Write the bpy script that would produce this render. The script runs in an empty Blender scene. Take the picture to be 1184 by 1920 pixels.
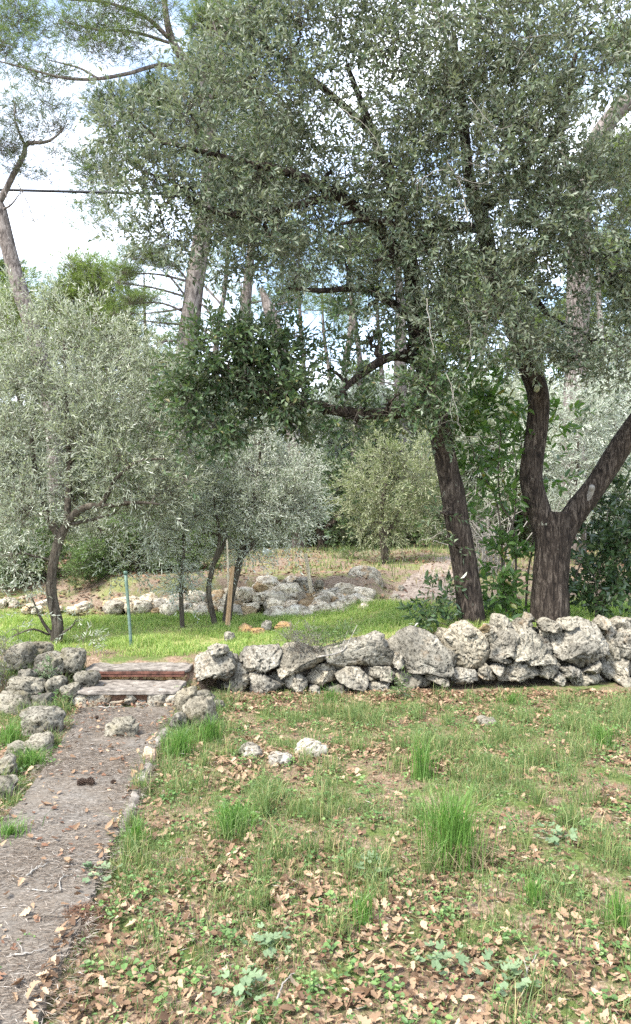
import bpy, bmesh, math, random
import numpy as np
from mathutils import Vector

sc = bpy.context.scene
COL = sc.collection
rng = np.random.default_rng(7)
random.seed(7)

# ------------------------------------------------------------------ camera, sky, sun, exposure
F, CX, HY, EYE = 1386.7, 592.0, 980.0, 1.6
cam_d = bpy.data.cameras.new("camera")
cam = bpy.data.objects.new("camera", cam_d)
COL.objects.link(cam)
cam_d.sensor_fit = 'VERTICAL'
cam_d.sensor_height = 36.0
cam_d.lens = 26.0
cam_d.shift_y = 20.0 / 1920.0
cam_d.clip_start = 0.05
cam_d.clip_end = 2000
cam.location = (0, 0, EYE)
cam.rotation_euler = (math.pi / 2, 0, 0)
sc.camera = cam

SUN_EL, SUN_AZ = math.radians(54), math.radians(228)      # azimuth clockwise from +Y; behind and to the left of the camera
world = bpy.data.worlds.new("World")
sc.world = world
world.use_nodes = True
wt = world.node_tree
wt.nodes.clear()
w_out = wt.nodes.new('ShaderNodeOutputWorld')
w_bg = wt.nodes.new('ShaderNodeBackground')
w_sky = wt.nodes.new('ShaderNodeTexSky')
w_sky.sky_type = 'NISHITA'
w_sky.sun_disc = False
w_sky.sun_elevation = SUN_EL
w_sky.sun_rotation = SUN_AZ
w_tc = wt.nodes.new('ShaderNodeTexCoord')
w_mp = wt.nodes.new('ShaderNodeMapping')
w_mp.inputs['Scale'].default_value = (1.6, 1.6, 3.2)
w_no = wt.nodes.new('ShaderNodeTexNoise')
w_no.inputs['Scale'].default_value = 2.3
w_no.inputs['Detail'].default_value = 6
w_rp = wt.nodes.new('ShaderNodeValToRGB')
w_rp.color_ramp.elements[0].position = 0.40
w_rp.color_ramp.elements[0].color = (0.07, 0.07, 0.07, 1)
w_rp.color_ramp.elements[1].position = 0.74
w_mx = wt.nodes.new('ShaderNodeMix')
w_mx.data_type = 'RGBA'
w_mx.inputs['B'].default_value = (8.2, 8.5, 9.1, 1)
w_mp.inputs['Location'].default_value = (3.1, 1.2, 0.4)
wt.links.new(w_tc.outputs['Generated'], w_mp.inputs['Vector'])
wt.links.new(w_mp.outputs['Vector'], w_no.inputs['Vector'])
wt.links.new(w_no.outputs['Fac'], w_rp.inputs['Fac'])
wt.links.new(w_rp.outputs['Color'], w_mx.inputs['Factor'])
wt.links.new(w_sky.outputs['Color'], w_mx.inputs['A'])
wt.links.new(w_mx.outputs['Result'], w_bg.inputs['Color'])
wt.links.new(w_bg.outputs['Background'], w_out.inputs['Surface'])
w_bg.inputs['Strength'].default_value = 0.15

sun_d = bpy.data.lights.new("sun", 'SUN')
sun_d.energy = 2.9
sun_d.angle = math.radians(12)
sun_d.color = (1.0, 0.95, 0.87)
sun = bpy.data.objects.new("sun", sun_d)
COL.objects.link(sun)
sdir = Vector((math.sin(SUN_AZ) * math.cos(SUN_EL), math.cos(SUN_AZ) * math.cos(SUN_EL), math.sin(SUN_EL)))
sun.rotation_euler = (-sdir).to_track_quat('-Z', 'Y').to_euler()
sun.location = (-5, -6, 20)

sc.view_settings.view_transform = 'Standard'
sc.view_settings.look = 'None'
sc.view_settings.exposure = 1.75
sc.view_settings.gamma = 1.0
sc.render.engine = 'CYCLES'
sc.cycles.max_bounces = 8
sc.cycles.diffuse_bounces = 4
sc.cycles.transmission_bounces = 4
sc.cycles.use_denoising = False


# ------------------------------------------------------------------ helpers
def P(x, y, D):
    """a photo pixel at depth D metres -> world point"""
    return np.array([(x - CX) / F * D, D, EYE - (y - HY) / F * D])


def sst(a, b, x):
    t = np.clip((x - a) / (b - a), 0, 1)
    return t * t * (3 - 2 * t)


_perm = np.random.default_rng(3).permutation(256)
_perm = np.concatenate([_perm, _perm, _perm])
_g3 = np.random.default_rng(4).normal(size=(256, 3))
_g3 /= np.linalg.norm(_g3, axis=1)[:, None]


def perlin(p):
    """gradient noise, p (n,3) -> about -1..1"""
    p = np.asarray(p, float)
    i = np.floor(p).astype(int)
    f = p - i
    u = f * f * f * (f * (f * 6 - 15) + 10)
    i &= 255
    out = np.zeros(len(p))
    for dx in (0, 1):
        for dy in (0, 1):
            for dz in (0, 1):
                h = _perm[_perm[_perm[i[:, 0] + dx] + i[:, 1] + dy] + i[:, 2] + dz]
                g = _g3[h]
                d = f - np.array([dx, dy, dz])
                w = (u[:, 0] if dx else 1 - u[:, 0]) * (u[:, 1] if dy else 1 - u[:, 1]) * (u[:, 2] if dz else 1 - u[:, 2])
                out += w * np.einsum('ij,ij->i', g, d)
    return out * 1.6


def noise2(x, y, s, z=0.0):
    x = np.atleast_1d(np.asarray(x, float))
    y = np.atleast_1d(np.asarray(y, float))
    return perlin(np.stack([x * s, y * s, np.full_like(x, z)], 1))


def nz(v):
    return v / np.maximum(np.linalg.norm(v, axis=-1, keepdims=True), 1e-9)


def make_mesh(name, V, faces, smooth=False):
    V = np.asarray(V, np.float32).reshape(-1, 3)
    me = bpy.data.meshes.new(name)
    me.vertices.add(len(V))
    me.vertices.foreach_set('co', V.ravel())
    faces = [np.asarray(f, np.int32) for f in faces if len(f)]
    idx = np.concatenate([f.ravel() for f in faces])
    tot = np.concatenate([np.full(len(f), f.shape[1], np.int32) for f in faces])
    start = np.concatenate([[0], np.cumsum(tot)[:-1]]).astype(np.int32)
    me.loops.add(len(idx))
    me.loops.foreach_set('vertex_index', idx)
    me.polygons.add(len(tot))
    me.polygons.foreach_set('loop_start', start)
    me.polygons.foreach_set('use_smooth', np.full(len(tot), bool(smooth)))
    me.update(calc_edges=True)
    return me


class MB:
    """collects pieces, links them as one mesh object"""
    def __init__(self):
        self.V, self.Fs, self.n = [], {}, 0

    def add(self, V, *faces):
        V = np.asarray(V, float).reshape(-1, 3)
        for f in faces:
            f = np.asarray(f)
            if len(f):
                self.Fs.setdefault(f.shape[1], []).append(f + self.n)
        self.V.append(V)
        self.n += len(V)
        return self

    def build(self, name, mat, parent=None, smooth=False, loc=None):
        if not self.n:
            return None
        V = np.concatenate(self.V)
        if loc is not None:
            V = V - np.asarray(loc)
        me = make_mesh(name, V, [np.concatenate(f) for f in self.Fs.values()], smooth)
        return link(name, me, mat, parent, loc if parent is None else None)


def link(name, me, mat, parent=None, loc=None):
    o = bpy.data.objects.new(name, me)
    COL.objects.link(o)
    if mat is not None and not me.materials:
        me.materials.append(mat)
    if parent is not None:
        o.parent = parent
    if loc is not None:
        o.location = tuple(loc)
    return o


def tag(o, label=None, cat=None, group=None, kind=None):
    for k, v in (('label', label), ('category', cat), ('group', group), ('kind', kind)):
        if v:
            o[k] = v
    return o


def thing(name, loc, label, cat, group=None):
    o = bpy.data.objects.new(name, None)
    o.empty_display_size = 0.1
    COL.objects.link(o)
    o.location = tuple(loc)
    return tag(o, label, cat, group)


def spline(pts, n=8):
    """Catmull-Rom through control points"""
    p = np.asarray(pts, float)
    p = np.vstack([2 * p[0] - p[1], p, 2 * p[-1] - p[-2]])
    out = []
    for i in range(1, len(p) - 2):
        t = np.linspace(0, 1, n, endpoint=False)[:, None]
        a, b, c, d = p[i - 1], p[i], p[i + 1], p[i + 2]
        out.append(0.5 * (2 * b + (c - a) * t + (2 * a - 5 * b + 4 * c - d) * t ** 2 + (3 * b - a - 3 * c + d) * t ** 3))
    out.append(p[-2][None])
    return np.concatenate(out)


def tube(mb, pts, rad, sides=8, rough=0.0, fluted=0.0, cap=True, seed=0.0):
    pts = np.asarray(pts, float)
    n = len(pts)
    rad = np.broadcast_to(np.asarray(rad, float), (n,))
    tan = nz(np.gradient(pts, axis=0))
    ref = np.array([1.0, 0, 0]) if abs(tan[0][0]) < 0.8 else np.array([0, 1.0, 0])
    u = nz(np.cross(tan[0], ref))
    U = []
    for i in range(n):
        u = nz(u - tan[i] * np.dot(u, tan[i]))
        U.append(u)
    U = np.array(U)
    W = np.cross(tan, U)
    a = np.arange(sides) * 2 * math.pi / sides
    R = rad[:, None] * np.ones(sides)[None]
    if rough or fluted:
        ln = np.concatenate([[0], np.cumsum(np.linalg.norm(np.diff(pts, axis=0), axis=1))])
        q = np.stack([np.cos(a)[None] * 1.2 + 0 * ln[:, None], np.sin(a)[None] * 1.2 + 0 * ln[:, None], ln[:, None] * 1.6 + 0 * a[None] + seed], -1).reshape(-1, 3)
        R = R * (1 + rough * perlin(q + seed).reshape(n, sides))
        q2 = q * np.array([4.0, 4.0, 2.2])
        R = R * (1 + fluted * perlin(q2 + 31.7 + seed).reshape(n, sides))
    V = pts[:, None] + U[:, None] * (np.cos(a)[None, :, None] * R[..., None]) + W[:, None] * (np.sin(a)[None, :, None] * R[..., None])
    V = V.reshape(-1, 3)
    i, j = np.meshgrid(np.arange(n - 1), np.arange(sides), indexing='ij')
    j2 = (j + 1) % sides
    q = np.stack([i * sides + j, i * sides + j2, (i + 1) * sides + j2, (i + 1) * sides + j], -1).reshape(-1, 4)
    if cap:
        V = np.vstack([V, pts[0], pts[-1]])
        b, t = n * sides, n * sides + 1
        k = np.arange(sides)
        tri = np.vstack([np.stack([np.full(sides, b), (k + 1) % sides, k], 1),
                         np.stack([np.full(sides, t), (n - 1) * sides + k, (n - 1) * sides + (k + 1) % sides], 1)])
        mb.add(V, q, tri)
    else:
        mb.add(V, q)


def box_mesh(mb, lo, hi, jit=0.0):
    lo, hi = np.array(lo, float), np.array(hi, float)
    c = np.array([[x, y, z] for x in (0, 1) for y in (0, 1) for z in (0, 1)], float)
    V = lo + c * (hi - lo) + rng.normal(0, 1, (8, 3)) * jit
    mb.add(V, [[0, 1, 3, 2], [4, 6, 7, 5], [0, 4, 5, 1], [2, 3, 7, 6], [0, 2, 6, 4], [1, 5, 7, 3]])


# ------------------------------------------------------------------ materials
def new_mat(name):
    m = bpy.data.materials.new(name)
    m.use_nodes = True
    nt = m.node_tree
    nt.nodes.clear()
    out = nt.nodes.new('ShaderNodeOutputMaterial')
    return m, nt, out


def ND(nt, t, **kw):
    n = nt.nodes.new(t)
    for k, v in kw.items():
        if hasattr(n, k):
            setattr(n, k, v)
        else:
            n.inputs[k].default_value = v
    return n


def ramp(nt, src, stops, interp='LINEAR'):
    r = nt.nodes.new('ShaderNodeValToRGB')
    r.color_ramp.interpolation = interp
    e = r.color_ramp.elements
    while len(e) < len(stops):
        e.new(0.5)
    for el, (p, c) in zip(e, stops):
        el.position = p
        el.color = (*c, 1) if len(c) == 3 else c
    nt.links.new(src, r.inputs['Fac'])
    return r.outputs['Color']


def mixc(nt, fac, a, b, mode='MIX'):
    m = nt.nodes.new('ShaderNodeMix')
    m.data_type = 'RGBA'
    m.blend_type = mode
    for s, v in (('Factor', fac), ('A', a), ('B', b)):
        if isinstance(v, (int, float)):
            m.inputs[s].default_value = v
        elif isinstance(v, tuple):
            m.inputs[s].default_value = (*v, 1)
        else:
            nt.links.new(v, m.inputs[s])
    return m.outputs['Result']


def texc(nt, scale=(1, 1, 1), kind='Object'):
    tc = nt.nodes.new('ShaderNodeTexCoord')
    mp = nt.nodes.new('ShaderNodeMapping')
    mp.inputs['Scale'].default_value = scale
    nt.links.new(tc.outputs[kind], mp.inputs['Vector'])
    return mp.outputs['Vector']


def noise(nt, vec, scale, detail=5, rough=0.6, dist=0.0):
    n = ND(nt, 'ShaderNodeTexNoise', Scale=scale, Detail=detail, Roughness=rough, Distortion=dist)
    nt.links.new(vec, n.inputs['Vector'])
    return n.outputs['Fac']


def bump(nt, h, strength, dist=0.01, nrm=None):
    b = ND(nt, 'ShaderNodeBump', Strength=strength, Distance=dist)
    nt.links.new(h, b.inputs['Height'])
    if nrm is not None:
        nt.links.new(nrm, b.inputs['Normal'])
    return b.outputs['Normal']


def finish(nt, out, col, rough=0.8, nrm=None, spec=0.3):
    b = ND(nt, 'ShaderNodeBsdfPrincipled')
    b.inputs['Roughness'].default_value = rough
    b.inputs['Specular IOR Level'].default_value = spec
    if isinstance(col, tuple):
        b.inputs['Base Color'].default_value = (*col, 1)
    else:
        nt.links.new(col, b.inputs['Base Color'])
    if nrm is not None:
        nt.links.new(nrm, b.inputs['Normal'])
    nt.links.new(b.outputs[0], out.inputs['Surface'])
    return b


def leaf_mat(name, stops, under=None, rough=0.5, spec=0.4, trans=0.22, tcol=None):
    """stops: list of (pos, colour) picked per leaf; under: paler colour of the leaf's lower face"""
    m, nt, out = new_mat(name)
    g = nt.nodes.new('ShaderNodeNewGeometry')
    col = ramp(nt, g.outputs['Random Per Island'], stops)
    if under:
        col = mixc(nt, g.outputs['Backfacing'], col, under)
    b = ND(nt, 'ShaderNodeBsdfPrincipled', Roughness=rough)
    b.inputs['Specular IOR Level'].default_value = spec
    nt.links.new(col, b.inputs['Base Color'])
    t = nt.nodes.new('ShaderNodeBsdfTranslucent')
    tc = mixc(nt, 1.0, col, tcol or (1.5, 1.9, 0.7), 'MULTIPLY')
    nt.links.new(tc, t.inputs['Color'])
    mx = ND(nt, 'ShaderNodeMixShader', Fac=trans)
    nt.links.new(b.outputs[0], mx.inputs[1])
    nt.links.new(t.outputs[0], mx.inputs[2])
    nt.links.new(mx.outputs[0], out.inputs['Surface'])
    return m


def bark_mat(name, dark, mid, light, vs=6.0, hs=30.0, strength=1.0, lich=(0.34, 0.35, 0.27), lich_amt=0.66):
    m, nt, out = new_mat(name)
    v = texc(nt, (hs, hs, vs))
    n1 = noise(nt, v, 1.0, 6, 0.65, 1.2)
    v2 = texc(nt, (1, 1, 1))
    n2 = noise(nt, v2, 9.0, 5, 0.7)
    col = ramp(nt, n1, [(0.34, dark), (0.5, mid), (0.68, light)])
    lf = ramp(nt, n2, [(lich_amt, (0, 0, 0)), (lich_amt + 0.07, (1, 1, 1))])
    col = mixc(nt, lf, col, lich)
    nb = bump(nt, n1, strength, 0.03)
    finish(nt, out, col, 0.9, nb, 0.15)
    return m


def stone_mat(name, pale=(0.44, 0.41, 0.35), dark=(0.07, 0.066, 0.058), mid=(0.27, 0.25, 0.21), ochre=(0.36, 0.24, 0.12), pit=30.0, ochre_pos=0.72, scl=1.0):
    m, nt, out = new_mat(name)
    v = texc(nt, (scl, scl, scl))
    oi = nt.nodes.new('ShaderNodeObjectInfo')
    va = nt.nodes.new('ShaderNodeVectorMath')
    va.operation = 'MULTIPLY_ADD'
    nt.links.new(oi.outputs['Random'], va.inputs[0])
    va.inputs[1].default_value = (17, 31, 11)
    nt.links.new(v, va.inputs[2])
    v = va.outputs[0]
    n1 = noise(nt, v, 30.0, 8, 0.75, 0.9)
    n2 = noise(nt, v, 5.0, 5, 0.6)
    n3 = noise(nt, v, 90.0, 4, 0.6)
    col = ramp(nt, n1, [(0.37, dark), (0.455, mid), (0.56, pale), (0.75, tuple(min(1, c * 1.2) for c in pale))])
    of = ramp(nt, n2, [(ochre_pos - 0.16, (0, 0, 0)), (ochre_pos, (1, 1, 1))])
    of2 = mixc(nt, 0.55, (0, 0, 0), of)
    col = mixc(nt, of2, col, ochre)
    dv = nt.nodes.new('ShaderNodeVectorMath')
    dv.operation = 'MULTIPLY_ADD'
    nt.links.new(n1, dv.inputs[0])
    dv.inputs[1].default_value = (0.05, 0.05, 0.05)
    nt.links.new(v, dv.inputs[2])
    vo = ND(nt, 'ShaderNodeTexVoronoi', Scale=pit)
    nt.links.new(dv.outputs[0], vo.inputs['Vector'])
    pf = ramp(nt, vo.outputs['Distance'], [(0.16, (1, 1, 1)), (0.34, (0, 0, 0))])
    gate = ramp(nt, n2, [(0.36, (0, 0, 0)), (0.50, (1, 1, 1))])
    pfg = mixc(nt, 1.0, pf, gate, 'MULTIPLY')
    col = mixc(nt, pfg, col, dark)
    # every stone has a tint of its own, and broad weather stains
    tint = ramp(nt, oi.outputs['Random'], [(0.0, (0.80, 0.80, 0.80)), (0.3, (1.05, 1.03, 0.97)), (0.6, (0.92, 0.92, 0.92)), (0.85, (1.06, 1.01, 0.91)), (1.0, (0.98, 0.99, 1.0))])
    col = mixc(nt, 1.0, col, tint, 'MULTIPLY')
    n4 = noise(nt, v, 2.6, 3, 0.55)
    stain = ramp(nt, n4, [(0.38, (0.55, 0.55, 0.54)), (0.55, (1.1, 1.09, 1.06))])
    col = mixc(nt, 1.0, col, stain, 'MULTIPLY')
    h = mixc(nt, 0.35, n1, n3)
    nb = bump(nt, h, 1.0, 0.02)
    finish(nt, out, col, 0.95, nb, 0.1)
    return m


M_stone = stone_mat('limestone', (0.345, 0.322, 0.275), (0.06, 0.055, 0.046), (0.215, 0.20, 0.168), (0.28, 0.18, 0.10), 26.0, 0.76)
M_stone_pale = stone_mat('sunbleached_limestone', (0.46, 0.435, 0.375), (0.06, 0.054, 0.046), (0.28, 0.255, 0.215), (0.40, 0.25, 0.12), 24.0, 0.66)
M_stone_ochre = stone_mat('ochre_limestone', (0.38, 0.30, 0.19), (0.06, 0.045, 0.03), (0.26, 0.19, 0.11), (0.45, 0.26, 0.11), 24.0, 0.6)
M_rock = stone_mat('weathered_boulder', (0.265, 0.248, 0.21), (0.04, 0.036, 0.029), (0.155, 0.145, 0.12), (0.17, 0.15, 0.08), 26.0, 0.70)
M_fill = stone_mat('gap_shade_rubble', (0.13, 0.115, 0.095), (0.012, 0.010, 0.008), (0.05, 0.043, 0.035), (0.10, 0.06, 0.035), 26.0, 0.66)  # darkened limestone: the shade of the wall gaps is in its colour
M_mound = stone_mat('mound_limestone', (0.66, 0.61, 0.52), (0.11, 0.09, 0.065), (0.46, 0.41, 0.33), (0.46, 0.30, 0.16), 24.0, 0.68, 0.14)
M_mound_ochre = stone_mat('mound_ochre_stone', (0.52, 0.42, 0.28), (0.13, 0.09, 0.06), (0.42, 0.31, 0.20), (0.45, 0.29, 0.15), 24.0, 0.6, 0.14)
M_oak_bark = bark_mat('oak_bark', (0.010, 0.008, 0.007), (0.042, 0.032, 0.025), (0.145, 0.118, 0.094))
M_olive_bark = bark_mat('olive_bark', (0.025, 0.02, 0.015), (0.09, 0.075, 0.058), (0.17, 0.15, 0.12))
M_pine_bark = bark_mat('pine_bark', (0.04, 0.033, 0.03), (0.15, 0.128, 0.115), (0.28, 0.25, 0.23), 5.0, 14.0, 1.0, (0.38, 0.36, 0.33), 0.7)
M_twig = bark_mat('twig_bark', (0.05, 0.042, 0.033), (0.12, 0.10, 0.08), (0.20, 0.175, 0.14), 20, 40, 0.3)
M_dead = bark_mat('dead_wood', (0.14, 0.125, 0.105), (0.27, 0.25, 0.22), (0.40, 0.375, 0.335), 12, 60, 0.3)

M_oak_leaf = leaf_mat('holm_oak_leaf', [(0.0, (0.050, 0.075, 0.044)), (0.5, (0.100, 0.134, 0.080)), (0.85, (0.165, 0.203, 0.130)), (0.97, (0.24, 0.263, 0.19))],
                      (0.22, 0.245, 0.18), 0.46, 0.35, 0.18, (1.35, 1.5, 0.85))
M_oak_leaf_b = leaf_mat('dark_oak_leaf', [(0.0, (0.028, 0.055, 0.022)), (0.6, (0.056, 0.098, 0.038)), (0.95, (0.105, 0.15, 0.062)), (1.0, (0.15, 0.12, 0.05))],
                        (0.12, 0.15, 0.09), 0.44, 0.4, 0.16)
M_olive_leaf = leaf_mat('olive_leaf', [(0.0, (0.13, 0.152, 0.105)), (0.5, (0.23, 0.255, 0.19)), (0.9, (0.37, 0.39, 0.31))],
                        (0.43, 0.45, 0.37), 0.45, 0.5, 0.2, (1.3, 1.5, 0.8))
M_silver_leaf = leaf_mat('silver_olive_leaf', [(0.0, (0.22, 0.25, 0.205)), (0.5, (0.36, 0.39, 0.33)), (0.9, (0.50, 0.53, 0.47))],
                         (0.55, 0.57, 0.51), 0.45, 0.5, 0.2, (1.2, 1.4, 0.9))
M_yellow_leaf = leaf_mat('yellowish_olive_leaf', [(0.0, (0.13, 0.15, 0.085)), (0.5, (0.21, 0.235, 0.14)), (0.9, (0.31, 0.325, 0.21))],
                         (0.30, 0.31, 0.2), 0.5, 0.4, 0.18)
M_bay_leaf = leaf_mat('laurel_leaf', [(0.0, (0.038, 0.078, 0.020)), (0.6, (0.070, 0.135, 0.032)), (0.92, (0.13, 0.21, 0.05)), (1.0, (0.2, 0.14, 0.04))],
                      (0.10, 0.16, 0.06), 0.35, 0.5, 0.34)
M_ivy_leaf = leaf_mat('dark_glossy_leaf', [(0.0, (0.018, 0.040, 0.015)), (0.7, (0.036, 0.066, 0.024)), (1.0, (0.075, 0.115, 0.04))],
                      (0.07, 0.11, 0.05), 0.3, 0.5, 0.15)
M_bush_leaf = leaf_mat('green_bush_leaf', [(0.0, (0.055, 0.095, 0.03)), (0.6, (0.10, 0.16, 0.05)), (1.0, (0.18, 0.25, 0.085))],
                       (0.11, 0.15, 0.07), 0.45, 0.4, 0.25)
M_needle = leaf_mat('pine_needle', [(0.0, (0.075, 0.105, 0.04)), (0.6, (0.14, 0.18, 0.07)), (1.0, (0.22, 0.26, 0.11))], None, 0.5, 0.3, 0.25)
M_needle_dark = leaf_mat('dark_pine_needle', [(0.0, (0.045, 0.06, 0.032)), (0.6, (0.08, 0.10, 0.055)), (1.0, (0.13, 0.15, 0.085))], None, 0.5, 0.3, 0.2)
M_needle_lime = leaf_mat('lime_pine_needle', [(0.0, (0.11, 0.145, 0.05)), (0.6, (0.18, 0.22, 0.085)), (1.0, (0.27, 0.30, 0.13))], None, 0.5, 0.3, 0.3)
M_grass = leaf_mat('grass_blade', [(0.0, (0.075, 0.125, 0.042)), (0.55, (0.145, 0.205, 0.075)), (0.8, (0.23, 0.28, 0.11)), (0.93, (0.34, 0.30, 0.14)), (1.0, (0.42, 0.34, 0.19))],
                   None, 0.5, 0.35, 0.3, (1.3, 1.6, 0.7))
M_meadow = leaf_mat('meadow_blade', [(0.0, (0.16, 0.25, 0.065)), (0.6, (0.27, 0.36, 0.105)), (0.88, (0.42, 0.46, 0.16)), (1.0, (0.5, 0.45, 0.22))],
                    None, 0.5, 0.3, 0.3, (1.3, 1.6, 0.7))
M_drygrass = leaf_mat('dry_blade', [(0.0, (0.15, 0.12, 0.065)), (0.6, (0.26, 0.21, 0.12)), (1.0, (0.38, 0.32, 0.2))], None, 0.6, 0.3, 0.2, (1.2, 1.1, 0.7))
M_weed = leaf_mat('weed_leaf', [(0.0, (0.06, 0.115, 0.035)), (0.6, (0.105, 0.185, 0.055)), (1.0, (0.18, 0.27, 0.085))], (0.12, 0.18, 0.08), 0.5, 0.35, 0.22)
M_mallow = leaf_mat('mallow_leaf', [(0.0, (0.11, 0.165, 0.085)), (1.0, (0.19, 0.25, 0.14))], (0.18, 0.22, 0.14), 0.6, 0.3, 0.2)
M_litter = leaf_mat('fallen_oak_leaf', [(0.0, (0.075, 0.043, 0.025)), (0.3, (0.185, 0.115, 0.068)), (0.7, (0.295, 0.20, 0.122)), (1.0, (0.41, 0.305, 0.205))],
                    None, 0.7, 0.25, 0.12, (1.0, 0.8, 0.6))
M_rust_litter = leaf_mat('rusty_litter', [(0.0, (0.08, 0.04, 0.025)), (0.5, (0.17, 0.09, 0.055)), (1.0, (0.30, 0.19, 0.125))], None, 0.8, 0.2, 0.05, (1, 1, 1))
M_needle_litter = leaf_mat('fallen_needle', [(0.0, (0.035, 0.025, 0.019)), (0.35, (0.105, 0.079, 0.058)), (0.7, (0.215, 0.173, 0.134)), (0.92, (0.32, 0.278, 0.23)), (1.0, (0.5, 0.46, 0.41))], None, 0.8, 0.2, 0.05, (1, 1, 1))
M_grey_herb = leaf_mat('grey_herb', [(0.0, (0.10, 0.10, 0.085)), (0.6, (0.18, 0.175, 0.15)), (1.0, (0.28, 0.27, 0.22))], None, 0.7, 0.2, 0.1, (1, 1, 0.9))


def ground_mat():
    m, nt, out = new_mat('ground_soil')
    v = texc(nt)
    n1 = noise(nt, v, 3.0, 6, 0.65)
    n2 = noise(nt, v, 45.0, 6, 0.7)
    n3 = noise(nt, v, 160.0, 3, 0.6)
    soil = ramp(nt, n2, [(0.3, (0.08, 0.052, 0.034)), (0.5, (0.20, 0.14, 0.095)), (0.62, (0.31, 0.23, 0.165)), (0.75, (0.42, 0.35, 0.28))])
    moss = ramp(nt, n2, [(0.3, (0.05, 0.075, 0.02)), (0.7, (0.15, 0.19, 0.06))])
    near = mixc(nt, ramp(nt, n1, [(0.47, (0, 0, 0)), (0.6, (1, 1, 1))]), soil, moss)
    # the middle terrace is turf, the upper ground dry and stony
    geo = nt.nodes.new('ShaderNodeNewGeometry')
    sx = nt.nodes.new('ShaderNodeSeparateXYZ')
    nt.links.new(geo.outputs['Position'], sx.inputs[0])
    turf = ramp(nt, n2, [(0.3, (0.13, 0.13, 0.05)), (0.5, (0.27, 0.27, 0.10)), (0.7, (0.40, 0.37, 0.19))])
    dry = ramp(nt, n2, [(0.3, (0.12, 0.08, 0.058)), (0.5, (0.215, 0.16, 0.118)), (0.7, (0.34, 0.285, 0.225))])
    drygreen = ramp(nt, n2, [(0.3, (0.11, 0.13, 0.045)), (0.7, (0.25, 0.26, 0.11))])
    dry = mixc(nt, ramp(nt, n1, [(0.48, (0, 0, 0)), (0.6, (1, 1, 1))]), dry, drygreen)
    j = nt.nodes.new('ShaderNodeMath')
    j.operation = 'MULTIPLY_ADD'
    nt.links.new(n1, j.inputs[0])
    j.inputs[1].default_value = 0.8
    nt.links.new(sx.outputs['Y'], j.inputs[2])

    def ygate(a, b):
        mr = ND(nt, 'ShaderNodeMapRange')
        mr.inputs[1].default_value = a
        mr.inputs[2].default_value = b
        nt.links.new(j.outputs[0], mr.inputs[0])
        return mr.outputs[0]
    col = mixc(nt, ygate(7.9, 8.2), near, turf)
    col = mixc(nt, ygate(9.7, 10.3), col, dry)
    h = mixc(nt, 0.5, n2, n3)
    finish(nt, out, col, 0.95, bump(nt, h, 0.8, 0.02), 0.1)
    return m


def path_mat():
    m, nt, out = new_mat('worn_concrete')
    v = texc(nt)
    n1 = noise(nt, v, 2.4, 6, 0.65)
    n2 = noise(nt, v, 60.0, 6, 0.75)
    va = texc(nt, (60, 260, 60))
    n3 = noise(nt, va, 1.0, 4, 0.7)
    base = ramp(nt, n2, [(0.3, (0.052, 0.047, 0.04)), (0.5, (0.14, 0.127, 0.11)), (0.7, (0.28, 0.258, 0.23))])
    red = ramp(nt, n3, [(0.35, (0.06, 0.048, 0.037)), (0.5, (0.15, 0.125, 0.098)), (0.68, (0.28, 0.245, 0.205))])
    col = mixc(nt, ramp(nt, n1, [(0.42, (0.15, 0.15, 0.15)), (0.6, (0.9, 0.9, 0.9))]), base, red)
    finish(nt, out, col, 0.95, bump(nt, n2, 0.7, 0.01), 0.1)
    return m


def simple_mat(name, a, b, scale=20, rough=0.7, stretch=(1, 1, 1), bs=0.4, spec=0.3, metal=0.0):
    m, nt, out = new_mat(name)
    v = texc(nt, stretch)
    n1 = noise(nt, v, scale, 6, 0.65)
    col = ramp(nt, n1, [(0.35, a), (0.65, b)])
    bb = finish(nt, out, col, rough, bump(nt, n1, bs, 0.01), spec)
    bb.inputs['Metallic'].default_value = metal
    return m


M_ground = ground_mat()
M_path = path_mat()
M_track = simple_mat('stony_track', (0.16, 0.12, 0.095), (0.34, 0.285, 0.235), 14, 0.95)
M_rust = simple_mat('rusty_iron', (0.045, 0.02, 0.014), (0.155, 0.066, 0.045), 22, 0.8, bs=0.5)
M_redsoil = simple_mat('red_soil', (0.10, 0.052, 0.033), (0.24, 0.14, 0.09), 30, 0.95, bs=0.9)
M_green_paint = simple_mat('green_painted_steel', (0.05, 0.10, 0.075), (0.15, 0.21, 0.17), 18, 0.5)
M_wood_pale = simple_mat('pale_wood', (0.40, 0.34, 0.24), (0.62, 0.55, 0.42), 6, 0.8, (12, 12, 1))
M_wood_orange = simple_mat('orange_wood', (0.27, 0.16, 0.085), (0.50, 0.35, 0.21), 6, 0.8, (12, 12, 1))
M_guard = simple_mat('grey_plastic_tube', (0.32, 0.38, 0.40), (0.48, 0.54, 0.56), 12, 0.5)
M_cable = simple_mat('black_cable', (0.015, 0.017, 0.025), (0.03, 0.034, 0.045), 10, 0.5)
M_cone = simple_mat('pine_cone', (0.025, 0.016, 0.011), (0.075, 0.045, 0.03), 60, 0.8)
M_lich = simple_mat('pale_scar_wood', (0.13, 0.12, 0.105), (0.30, 0.28, 0.245), 30, 0.9)
M_lichen = simple_mat('green_lichen', (0.26, 0.29, 0.18), (0.42, 0.44, 0.31), 50, 0.95)
M_earth = simple_mat('dark_fill_earth', (0.012, 0.009, 0.007), (0.05, 0.037, 0.028), 30, 0.95, bs=0.9)
M_step = simple_mat('weathered_cement', (0.085, 0.072, 0.06), (0.28, 0.25, 0.215), 14, 0.95, bs=0.8)
M_kerb = simple_mat('weathered_brick', (0.30, 0.19, 0.13), (0.48, 0.35, 0.26), 25, 0.95, bs=0.8)


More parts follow.
